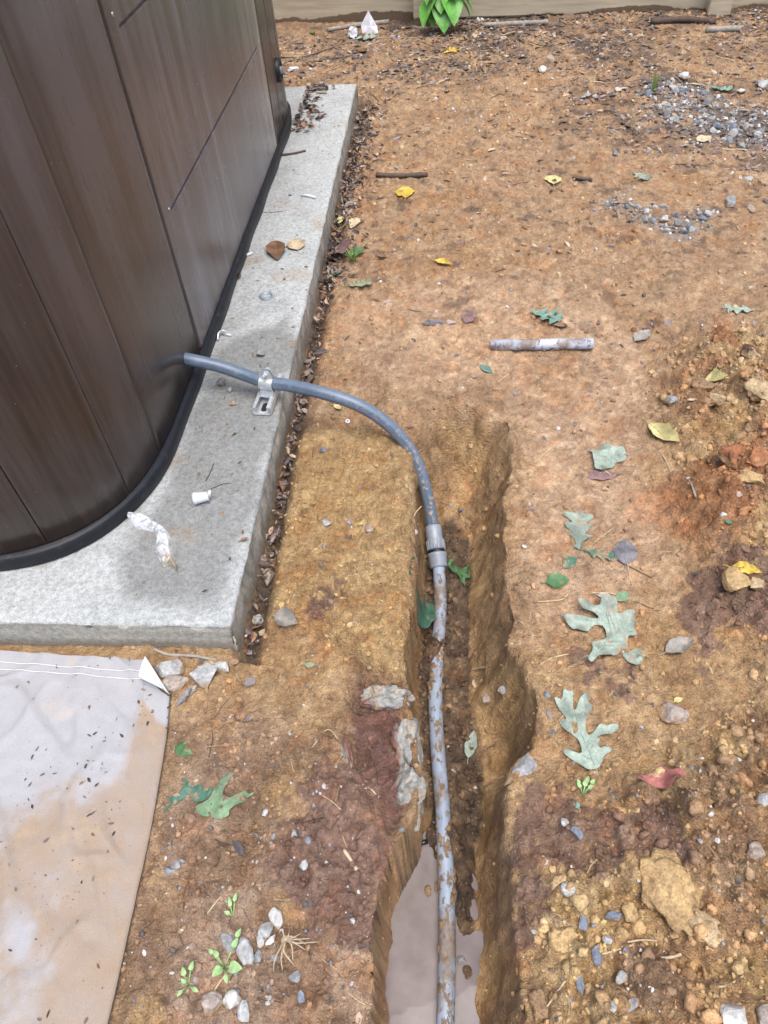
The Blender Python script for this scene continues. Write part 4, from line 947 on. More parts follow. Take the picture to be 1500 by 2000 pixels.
ST_LIST = [
 (332, 1308, 62, 42, 0, 'pale', 'pale grey rough stone touching the folded canvas corner, upper of two', {'sink': 0.25}),
 (340, 1335, 60, 36, 5, 'pinkg', 'brownish grey stone under the pale one beside the canvas corner', {'sink': 0.3}),
 (398, 1322, 58, 46, -8, 'pale', 'speckled light grey stone below the pad, middle of the row', {'sink': 0.25}),
 (437, 1305, 34, 30, 25, 'white', 'small whitish stone under the front corner of the pad', {'sink': 0.2}),
 (411, 1298, 24, 18, 0, 'tan', 'round tan pebble against the pad face beside the whitish stone', {'sink': 0.2}),
 (457, 1294, 20, 12, 0, 'brown', 'rusty brown pebble at the bottom of the pad corner', {'sink': 0.2}),
 (1022, 1502, 112, 40, 40, 'grey', 'long grey stone sticking out of the right trench lip', {'sink': 0.35, 'soil': 0.4}),
 (1312, 1393, 62, 42, 0, 'pinkg', 'flat grey brown stone right of the forked pale oak leaf', {'sink': 0.35, 'soil': 0.3}),
 (1435, 1140, 52, 46, 0, 'yellow', 'blocky yellow stone in front of the bright yellow leaf', {'sink': 0.25}),
 (1478, 1142, 40, 24, 0, 'tan', 'small tan stone right of the blocky yellow stone', {'sink': 0.3}),
 (1310, 1742, 136, 150, 10, 'yellow', 'big pale yellow clay clod in the right foreground', {'sink': 0.46, 'soil': 0.6, 'amp': 0.4, 'cuts': 6, 'tall': 0.5}),
 (1375, 1812, 56, 74, 35, 'tan', 'elongated pale clay clod beside the big yellow clod', {'sink': 0.46, 'soil': 0.6, 'amp': 0.3}),
 (1232, 1782, 36, 44, 0, 'yellow', 'knobbly ochre clod touching the big clod on its left', {'sink': 0.35, 'amp': 0.4}),
 (1055, 1966, 44, 56, 20, 'brown', 'brown clay clod at the lower edge near the trench lip', {'sink': 0.3, 'amp': 0.4}),
 (1100, 1835, 60, 50, 0, 'yellow', 'ochre clod cluster beside the dark trench edge', {'sink': 0.45, 'amp': 0.5}),
 (541, 1797, 27, 42, 25, 'white', 'white angular stone at the top of the gravel by the root tuft', {'sink': 0.2}),
 (521, 1817, 34, 30, 0, 'pale', 'grey chunky stone left of the white angular stone', {'sink': 0.25}),
 (508, 1840, 18, 24, 0, 'pale', 'small pale stone between two greys left of the root tuft', {'sink': 0.25}),
 (529, 1838, 28, 13, 38, 'white', 'slim white oval pebble beside the root tuft', {'sink': 0.2}),
 (478, 1862, 36, 56, 20, 'pale', 'wedge shaped pale stone right of the green weed', {'sink': 0.35}),
 (502, 1872, 22, 26, 0, 'grey', 'blue grey pebble touching the wedge shaped stone', {'sink': 0.35}),
 (446, 1838, 30, 48, 35, 'grey', 'flat dull grey stone behind the green weed', {'sink': 0.45, 'soil': 0.3}),
 (460, 1890, 18, 30, 0, 'grey', 'grey stone half hidden under the green weed', {'sink': 0.4}),
 (536, 1869, 18, 22, 0, 'grey', 'round grey pebble under the left strands of the root tuft', {'sink': 0.35}),
 (454, 1954, 40, 34, -15, 'white', 'white sharp edged stone near the lower edge left of the trench', {'sink': 0.2}),
 (413, 1965, 52, 46, 15, 'pinkg', 'large brownish stone left of the white sharp edged stone', {'sink': 0.35}),
 (478, 1974, 30, 40, 0, 'pale', 'grey stone just right of the white sharp edged stone', {'sink': 0.3}),
 (576, 1908, 26, 22, 0, 'grey', 'grey stone at the lower end of the root tuft', {'sink': 0.3}),
 (590, 1950, 20, 30, 20, 'blue', 'blue grey stone sliver near the lower edge left of the trench', {'sink': 0.35}),
 (525, 1955, 18, 20, 0, 'pale', 'small pale chip between the gravel and the trench bottom edge', {'sink': 0.35}),
 (592, 1690, 22, 20, 0, 'pale', 'small pale stone right of the canvas, lower', {'sink': 0.4}),
 (345, 1690, 26, 22, 0, 'grey', 'grey stone beside the canvas edge', {'sink': 0.45, 'soil': 0.3}),
 (330, 1700, 26, 14, -20, 'blue', 'blue grey flake beside the canvas edge', {'sink': 0.45}),
 (575, 1634, 13, 16, 0, 'pale', 'tiny pale stone left of the bluish one above the purple mud', {'sink': 0.3}),
 (602, 1641, 12, 17, 10, 'blue', 'tiny blue stone above the purple mud', {'sink': 0.25}),
 (1105, 1609, 21, 20, 0, 'white', 'white pebble above the slate blue pebble right of the trench', {'sink': 0.2}),
 (1128, 1628, 25, 38, 5, 'blue', 'slate blue oval pebble under the white pebble', {'sink': 0.3}),
 (1062, 1682, 18, 20, 0, 'pale', 'pale blue chip nearest the right trench lip', {'sink': 0.25}),
 (1109, 1738, 30, 26, -20, 'white', 'whitish cube shaped pebble left of the big clod', {'sink': 0.2}),
 (1139, 1806, 18, 32, -20, 'blue', 'dark blue sliver left of the dark blue bar shaped stone', {'sink': 0.25}),
 (1198, 1790, 36, 17, 0, 'blue', 'dark blue bar shaped stone near the big clod', {'sink': 0.2}),
 (1185, 1835, 22, 18, 0, 'pale', 'twin pale pebble below the dark blue bar', {'sink': 0.25}),
 (1167, 1868, 27, 34, 0, 'blue', 'slate coloured square pebble in the right foreground', {'sink': 0.35}),
 (1130, 1919, 18, 42, 5, 'blue', 'narrow slate blue stone standing above the lower edge', {'sink': 0.25}),
 (1213, 1912, 25, 30, -20, 'pale', 'pale grey egg shaped pebble in the right foreground', {'sink': 0.25}),
 (1222, 1860, 14, 20, 0, 'blue', 'small slate pebble right of the square one', {'sink': 0.35}),
 (1228, 1968, 46, 20, 28, 'grey', 'long grey stone near the lower edge right of the trench', {'sink': 0.3}),
 (1196, 1966, 18, 22, 0, 'pale', 'pale pebble left of the long grey stone', {'sink': 0.3}),
 (1186, 1993, 14, 20, 0, 'pale', 'bluish white pebble cut by the lower edge', {'sink': 0.3}),
 (1428, 1985, 56, 56, -25, 'white', 'large greyish white stone at the lower right edge', {'sink': 0.2}),
 (1500, 1990, 44, 50, 0, 'pinkg', 'pinkish grey stone in the lower right corner', {'sink': 0.25}),
 (1490, 1565, 30, 36, -40, 'pale', 'pale grey stone on the right edge above the clods', {'sink': 0.3}),
 (1478, 1668, 44, 34, 15, 'pinkg', 'crumbly grey stone on the right edge beside the ochre clods', {'sink': 0.4, 'soil': 0.3}),
 (1068, 1358, 15, 15, 0, 'blue', 'round slate pebble just above the forked pale oak leaf', {'sink': 0.3}),
 (1080, 1432, 17, 13, 0, 'dark', 'dark grey pebble left of the forked pale oak leaf', {'sink': 0.35}),
 (1398, 782, 64, 26, -15, 'tan', 'pale crusty clod on the right heap below the yellow oval leaf', {'sink': 0.3, 'amp': 0.4}),
 (1480, 765, 50, 46, 20, 'tan', 'lumpy pale clod on the right edge of the clay heap', {'sink': 0.35, 'amp': 0.4}),
 (1372, 757, 46, 26, 0, 'brown', 'orange brown clod directly under the yellow oval leaf', {'sink': 0.35, 'amp': 0.3}),
 (1463, 690, 34, 30, 0, 'purple', 'dark purple clod at the top of the clay heap', {'sink': 0.35}),
 (1312, 785, 26, 18, 20, 'grey', 'grey chip in the clay heap above the long pale leaf', {'sink': 0.3}),
 (1432, 890, 60, 40, 10, 'red', 'red clay clod above the dark gap in the heap', {'sink': 0.4, 'amp': 0.3}),
 (1480, 895, 44, 40, 0, 'red', 'rusty clay clod on the right edge of the heap', {'sink': 0.4, 'amp': 0.3}),
 (1470, 935, 56, 34, 0, 'yellow', 'ochre clay clod below the dark gap in the heap', {'sink': 0.4, 'amp': 0.3}),
 (1060, 139, 20, 15, -20, 'white', 'white stone alone on the tan clay in front of the fence', {'sink': 0.2}),
 (1335, 155, 24, 16, -20, 'white', 'white stone touching a pale dry leaf behind the gravel patch', {'sink': 0.2}),
 (1490, 170, 28, 20, 0, 'pale', 'grey stone on the far right edge near the gravel patch', {'sink': 0.25}),
 (1161, 191, 13, 9, 0, 'pale', 'small bluish stone beside a fallen leaf left of the gravel patch', {'sink': 0.25}),
 (1207, 178, 13, 11, 0, 'white', 'small white stone left of the grass sprig', {'sink': 0.25}),
 (1314, 175, 16, 14, 0, 'pale', 'biggest pale stone at the top of the gravel patch', {'sink': 0.2}),
 (1446, 181, 14, 8, 10, 'white', 'white chip right of the teal leaf', {'sink': 0.25}),
 (1425, 399, 24, 30, -25, 'grey', 'flat mottled grey stone right of the gravel streak', {'sink': 0.3}),
 (1461, 354, 20, 10, 5, 'pale', 'bluish pale stone right above the mottled grey one', {'sink': 0.25}),
 (1466, 409, 13, 14, 0, 'pinkg', 'tan round stone right of the mottled grey one', {'sink': 0.3}),
 (1202, 302, 13, 8, -5, 'blue', 'small light blue stone on the tan clay left of the gravel', {'sink': 0.25}),
 (1296, 432, 20, 11, -10, 'white', 'white oval stone in the gravel streak', {'sink': 0.2}),
 (1262, 417, 16, 9, 0, 'white', 'white chip at the upper end of the gravel streak', {'sink': 0.2}),
 (1215, 231, 12, 12, 0, 'pinkg', 'round brownish pebble below left of the gravel patch', {'sink': 0.3}),
 (434, 749, 20, 14, 20, 'grey', 'grey crumb of stone on the pad below the conduit', {'sink': 0.1}),
 (449, 764, 12, 12, 0, 'pale', 'pale crumb of stone on the pad beside the grey one', {'sink': 0.1}),
 (455, 790, 14, 9, -10, 'tan', 'tan crumb of stone on the pad left of the strut channel', {'sink': 0.1}),
 (510, 692, 17, 14, 0, 'grey', 'grey stone chip on the pad above the clamp', {'sink': 0.15}),
 (720, 1034, 18, 17, 0, 'pinkg', 'grey pebble in the middle of the ochre bank', {'sink': 0.3}),
 (638, 1023, 22, 14, 10, 'pale', 'pale pebble on the ochre bank left of the trench', {'sink': 0.35}),
 (632, 880, 16, 12, 0, 'blue', 'blue grey pebble on the bank below the conduit', {'sink': 0.3}),
 (526, 1130, 22, 34, 0, 'pinkg', 'lump of grey mortar wedged between pad and bank', {'sink': 0.25, 'amp': 0.4}),
 (505, 1212, 22, 22, 0, 'pale', 'pale stone wedged beside the pad corner', {'sink': 0.3}),
 (762, 1738, 26, 40, 0, 'grey', 'grey green stone at the left water edge', {'sink': 0.4, 'z': -0.19}),
 (837, 1741, 14, 22, 10, 'brown', 'brown lump standing in the puddle beside the pipe', {'sink': 0.4, 'z': -0.208}),
 (852, 1732, 12, 20, 0, 'brown', 'brown lump touching the pipe in the puddle', {'sink': 0.4, 'z': -0.208}),
 (902, 1877, 20, 16, -20, 'grey', 'grey stone in the narrow water right of the pipe', {'sink': 0.35, 'z': -0.206}),
 (985, 1352, 26, 22, 0, 'pale', 'pale stones bedded in the right trench wall hollow', {'sink': 0.3}),
 (950, 1365, 20, 22, 0, 'pinkg', 'dull stone low in the right trench wall', {'sink': 0.3}),
]
for px, py, w, h, rot, c, lab, kw in ST_LIST:
    kind = 'clod' if ('clod' in lab or 'lump of' in lab or 'brown lump' in lab) else ('pebble' if 'pebble' in lab else 'stone')
    stone(px, py, w, h, rot, c, lab, kind, {'clod': 'clay_clod', 'pebble': 'pebble', 'stone': 'stone'}[kind], sub=(4 if (w > 90 or ('clod' in lab and w > 40)) else 3) if w > 30 else 2, **kw)

# ================================================================== LEAVES
LC = {'pale': (0.24, 0.295, 0.245), 'paleg': (0.21, 0.26, 0.215), 'green': (0.06, 0.14, 0.055), 'green2': (0.13, 0.21, 0.12), 'dkgreen': (0.045, 0.125, 0.085), 'yellow': (0.46, 0.33, 0.055), 'py': (0.46, 0.41, 0.19),
      'brown': (0.17, 0.095, 0.055), 'purple': (0.17, 0.105, 0.105), 'grey': (0.155, 0.15, 0.165), 'red': (0.32, 0.125, 0.11), 'tan': (0.45, 0.37, 0.25), 'teal': (0.14, 0.235, 0.19), 'pgrey': (0.24, 0.225, 0.20)}
_lid = [0]
def leaf_cols(V, col, dirt, seed):
    n = vn3(V[:, 0]/0.012, V[:, 1]/0.012, V[:, 2]/0.012, seed)*0.6+vn3(V[:, 0]/0.004, V[:, 1]/0.004, V[:, 2]/0.004, seed+1)*0.4
    C = np.array(LC[col])*(0.70+0.6*n[:, None]); C = C*(1-0.35*sst(0.58, 0.72, vn3(V[:, 0]/0.02, V[:, 1]/0.02, V[:, 2]/0.02, seed+9)))[:, None]; m = vn3(V[:, 0]/0.009+3, V[:, 1]/0.009, V[:, 2]/0.009, seed+2)*0.65+vn3(V[:, 0]/0.003, V[:, 1]/0.003, V[:, 2]/0.003, seed+3)*0.35
    f = (sst(1-dirt-0.08, 1-dirt+0.08, m)*0.85)[:, None]
    return C*(1-f)+np.array((0.27, 0.185, 0.115))*f
def top_h(x, y): return np.maximum(hgt(x, y, GZs)+0.0012, hgt(x, y)+0.0006)
def finish_leaf(V, F, col, dirt, label, stem, loc, group=None, midrib=None):
    _lid[0] += 1; sd_ = 300+_lid[0]*7
    T = thing('fallen_leaf', label, 'leaf', loc, group)
    Vb = V-np.array([0, 0, 0.0005]); n = len(V)
    mk('blade', V, F, M_leafv, T, attrs={'col': ('FLOAT_COLOR', leaf_cols(V, col, dirt, sd_))})
    if stem is not None and len(stem) > 1:
        v, f, _ = tube(np.array(stem), np.linspace(0.0009, 0.0006, len(stem)), 5); c = np.array(LC[col])*0.8+np.array((0.08, 0.06, 0.03))
        mk('stem', v, f, M_leafv, T, attrs={'col': ('FLOAT_COLOR', np.tile(c, (len(v), 1)))})
    if midrib is not None:
        v, f, _ = tube(np.array(midrib), np.linspace(0.0008, 0.0003, len(midrib)), 4); c = np.array(LC[col])*1.15+0.03
        mk('midrib', v, f, M_leafv, T, attrs={'col': ('FLOAT_COLOR', np.tile(c, (len(v), 1)))})
    return T
def leaf(kind, b, t, wr, col, label, curl=0.15, dirt=0.2, lift=0.0, stem=0.25, group=None, roll=0.0):
    B = G(*b); Tp = G(*t); d = (Tp-B)[:2]; L = float(np.linalg.norm(d)); d = d/L; nrm_ = np.array([-d[1], d[0]])
    ns = 22 if kind == 'ovate' else 44; s = np.linspace(0, 1, ns)
    if kind == 'ovate': w = np.sin(math.pi*s**0.85)**0.9*0.5
    else:
        env = np.sin(math.pi*np.clip(s*0.94+0.03, 0, 1))**0.55*(0.75+0.5*s)*0.5; lob = 0.5+0.5*np.cos(2*math.pi*(s*3.6+0.15)); w = env*(0.30+0.70*lob**0.8)
    w = w*L*wr; across = np.array([-1, -0.66, -0.33, 0, 0.33, 0.66, 1.0]); rg = random.Random(_lid[0]*13+5); ph = rg.random()*6
    V = []
    for i in range(ns):
        for a in across:
            asym = 1+(0.25*math.sin(i*0.45+ph*(1 if a > 0 else 2)) if kind == 'oak' else 0.06*math.sin(i+ph))
            q = B[:2]+d*(s[i]*L+(abs(a)*w[i]*0.45 if kind == 'oak' else 0))+nrm_*a*w[i]*asym
            V.append((q[0], q[1], 0))
    V = np.array(V); A = np.tile(across, ns); SS = np.repeat(s, len(across)); ww = np.repeat(w, len(across))
    z = top_h(V[:, 0], V[:, 1])
    z0 = np.interp(SS, [0, 1], [float(top_h(B[0], B[1])), float(top_h(Tp[0], Tp[1]))])
    flat = np.maximum(z, 0.5*z+0.5*z0)
    z = flat+0.0012+curl*ww*np.abs(A)**1.5*(0.8+0.3*math.sin(ph))+roll*ww*A+curl*0.12*L*(2*SS-1)**2+lift*SS*L+0.004*L/0.06*0.25*np.sin(SS*9+ph)*np.abs(A)
    V[:, 2] = np.maximum(z, flat*1.0+0.0008)
    k = len(across); F = [(i*k+j, i*k+j+1, (i+1)*k+j+1, (i+1)*k+j) for i in range(ns-1) for j in range(k-1)]
    st = None
    if stem: 
        e = V[3]; q = [e-np.array([d[0], d[1], 0])*L*stem*u+nrm_.tolist()[0]*0 for u in (0, 0.35, 0.7, 1)]
        q = [np.array([p[0]+nrm_[0]*L*0.05*(i/3)**2*rg.choice((-1, 1)), p[1]+nrm_[1]*L*0.05*(i/3)**2, max(p[2]-0.0005*i, float(top_h(p[0], p[1])))]) for i, p in enumerate(q)]; st = q
    mr = [V[i*k+3]+np.array([0, 0, 0.0005]) for i in range(0, ns, 3)] if L > 0.045 else None
    return finish_leaf(V, F, col, dirt, label, st, B, group, mr)
def traced(pts, col, label, scale=1.0, off=(0, 0), z=None, dirt=0.25, curl=0.006, stem=None, rib=None, lift=0.0015):
    px = [(off[0]+x/scale, off[1]+y/scale) for x, y in pts]
    c = np.mean(px, 0); c0 = G(*c) if z is None else P(c[0], c[1], z)
    O = np.array([P(x, y, c0[2])[:2] for x, y in px]); O = O[np.concatenate([[True], np.linalg.norm(np.diff(O, axis=0), axis=1) > 1e-4])]
    # round the traced corners a little
    O2 = []
    n = len(O)
    for i in range(n):
        a, b = O[i], O[(i+1) % n]; O2 += [a*0.78+b*0.22, a*0.22+b*0.78]
    O = np.array(O2); n = len(O)
    mn, mx = O.min(0), O.max(0); st = max((mx-mn).max()/26, 0.0025)
    gxs, gys = np.meshgrid(np.arange(mn[0], mx[0], st), np.arange(mn[1], mx[1], st)); gp = np.stack([gxs.ravel(), gys.ravel()], -1); gp = gp+(RNG.random(gp.shape)-0.5)*st*0.4
    gp = gp[sd(O, gp[:, 0], gp[:, 1]) < -st*0.4]
    vs = [Vector(p) for p in np.vstack([O, gp])]; es = [(i, (i+1) % n) for i in range(n)]
    r = delaunay_2d_cdt(vs, es, [], 1, 1e-6); V2 = np.array([v[:] for v in r[0]]); F = [tuple(f) for f in r[2]]
    de = np.minimum(0, sd(O, V2[:, 0], V2[:, 1]))
    rel = np.exp(de/0.010)
    base = top_h(V2[:, 0], V2[:, 1])
    cz = float(np.median(base)); base = np.maximum(base, 0.6*base+0.4*cz)
    wv = fbm(V2[:, 0], V2[:, 1], 0.035, 2, 500+_lid[0])
    Z = base+lift+curl*rel*(0.7+1.1*wv)+0.0035*wv; Z = np.maximum(Z, base+0.0006)
    V = np.column_stack([V2, Z])
    def on(p):
        q = P(off[0]+p[0]/scale, off[1]+p[1]/scale, c0[2]); k = np.argmin(np.hypot(V[:, 0]-q[0], V[:, 1]-q[1])); dd = np.hypot(V[k, 0]-q[0], V[k, 1]-q[1])
        return np.array([q[0], q[1], (V[k, 2] if dd < 0.006 else float(top_h(q[0], q[1])))+0.0009])
    sp = [on(p) for p in stem] if stem else None
    rb = None
    if rib:
        rb = []
        for a, b in zip(rib[:-1], rib[1:]):
            for k in range(5): rb.append(on((a[0]+(b[0]-a[0])*k/5, a[1]+(b[1]-a[1])*k/5)))
        rb.append(on(rib[-1]))
    up = [f if np.cross(V2[f[1]]-V2[f[0]], V2[f[2]]-V2[f[0]]) > 0 else f[::-1] for f in F]
    T = finish_leaf(V, up, col, dirt, label, sp, c0, None, rb)
    if rb:
        R = np.array(rb); nR = len(R)
        for q in range(1, 7):
            a = R[int(q*(nR-1)/7.5)]; dd = R[min(nR-1, int(q*(nR-1)/7.5)+2)][:2]-a[:2]; dd = dd/(np.linalg.norm(dd)+1e-9)
            for sg in (1, -1):
                cs, sn = math.cos(0.85), sg*math.sin(0.85); e = np.array([dd[0]*cs-dd[1]*sn, dd[0]*sn+dd[1]*cs]); pts = []
                for u in np.arange(0, 0.055, 0.005):
                    g = a[:2]+e*u
                    if u > 0 and sd(O, np.array([g[0]]), np.array([g[1]]))[0] > -0.003: break
                    k = np.argmin(np.hypot(V[:, 0]-g[0], V[:, 1]-g[1])); pts.append(np.array([g[0], g[1], V[k, 2]+0.0006]))
                if len(pts) > 2:
                    v_, f_, _ = tube(np.array(pts), np.linspace(0.0006, 0.0003, len(pts)), 4); mk('vein', v_, f_, M_leafv, T, attrs={'col': ('FLOAT_COLOR', np.tile(np.array(LC[col])*1.25, (len(v_), 1)))})
    return T

ZS = (1050, 1120)
traced([(430, 790), (470, 820), (520, 780), (540, 765), (600, 775), (650, 770), (700, 750), (740, 700), (760, 690), (795, 700), (790, 640), (790, 580), (850, 585), (880, 555), (855, 500), (850, 475), (875, 430), (862, 380), (858, 320),
        (780, 350), (700, 395), (690, 350), (695, 270), (640, 265), (590, 255), (545, 240), (545, 300), (540, 340), (480, 330), (420, 290), (360, 265), (345, 285), (380, 360), (470, 385), (540, 440), (480, 450), (400, 420), (300, 395),
        (230, 405), (222, 430), (260, 480), (320, 520), (440, 550), (480, 490), (560, 480), (600, 520), (610, 590), (560, 620), (490, 630), (470, 660), (480, 720)], 'pale', 'large pale sage oak leaf with ragged lobes and muddy left side', 4.544, ZS, dirt=0.30, curl=0.010,
       stem=[(450, 780), (420, 775), (370, 780)], rib=[(480, 760), (600, 640), (700, 540), (820, 370)])
traced([(735, 735), (800, 705), (880, 660), (930, 690), (935, 780), (890, 830), (800, 800)], 'paleg', 'mud smeared grey green leaf tucked under the large ragged oak leaf', 4.544, ZS, dirt=0.45, curl=0.002)
traced([(515, 1755), (555, 1720), (580, 1640), (600, 1620), (660, 1580), (640, 1555), (590, 1545), (545, 1570), (530, 1540), (548, 1490), (520, 1470), (560, 1455), (650, 1440), (700, 1400), (715, 1365), (680, 1345), (600, 1365), (560, 1350), (530, 1370), (500, 1420),
        (450, 1455), (425, 1400), (420, 1330), (440, 1270), (490, 1190), (450, 1165), (445, 1085), (420, 1075), (370, 1120), (340, 1210), (315, 1220), (310, 1120), (310, 1060), (270, 1070), (240, 1050), (220, 1055), (215, 1140), (145, 1120), (150, 1150), (200, 1230),
        (260, 1310), (190, 1310), (200, 1350), (270, 1420), (350, 1470), (380, 1540), (390, 1620), (300, 1600), (260, 1570), (225, 1575), (230, 1620), (290, 1670), (380, 1720), (440, 1760)], 'pale', 'slender forked pale oak leaf lying right of the trench', 4.544, ZS, dirt=0.16, curl=0.006,
       stem=[(515, 1755), (535, 1790), (545, 1820)], rib=[(515, 1750), (440, 1560), (390, 1440), (330, 1260)])
traced([(1237, 1517), (1270, 1512), (1283, 1498), (1292, 1495), (1300, 1508), (1325, 1518), (1332, 1535), (1312, 1535), (1302, 1549), (1280, 1540), (1262, 1530)], 'red', 'faded red leaf on the clay right of the forked oak leaf', dirt=0.2, curl=0.006)
traced([(790, 940), (810, 880), (850, 860), (920, 890), (860, 930), (870, 980), (940, 1000), (1020, 980), (1080, 920), (1180, 910), (1130, 980), (1080, 1030), (1150, 1060), (1190, 1090), (1170, 1140), (1110, 1110), (1060, 1120), (1090, 1250), (1030, 1180), (960, 1110), (860, 1070), (820, 1010)],
       'green', 'fresh green oak leaf in the trench beside the coupling', 8.333, (780, 980), z=-0.17, dirt=0.12, curl=0.012, lift=0.006)
traced([(510, 715), (600, 675), (680, 620), (720, 560), (750, 490), (800, 430), (880, 360), (980, 290), (930, 400), (860, 500), (850, 600), (940, 620), (960, 600), (1130, 520), (1150, 570), (1250, 550), (1150, 620), (1140, 680), (1010, 700), (920, 770), (930, 830), (850, 870), (720, 860), (580, 840), (530, 780)],
       'green2', 'light green lobed leaf pressed flat into the mud right of the canvas', 6.25, (300, 1460), dirt=0.22, curl=0.0, lift=0.0004)
traced([(170, 620), (300, 570), (380, 500), (400, 450), (330, 380), (410, 370), (420, 425), (480, 420), (580, 440), (600, 520), (570, 560), (650, 480), (740, 490), (700, 580), (620, 650), (500, 670), (480, 600), (400, 610), (320, 650), (250, 700), (200, 730), (120, 820), (130, 755), (220, 690)],
       'dkgreen', 'dark teal leaf pressed into the mud left of the light green one', 6.25, (300, 1460), dirt=0.34, curl=0.0, lift=0.0003)
traced([(560, 110), (600, 95), (640, 90), (680, 45), (740, 60), (760, 75), (850, 68), (870, 105), (885, 150), (860, 190), (790, 195), (770, 240), (720, 255), (660, 285), (610, 260), (605, 210), (590, 170), (590, 130)], 'pale', 'pale blue green maple like leaf with dark specks on the smooth clay', 4.346, (1020, 860), dirt=0.14, curl=0.004,
       stem=[(750, 75), (765, 30), (775, -10)], rib=[(750, 75), (700, 160), (650, 270)])
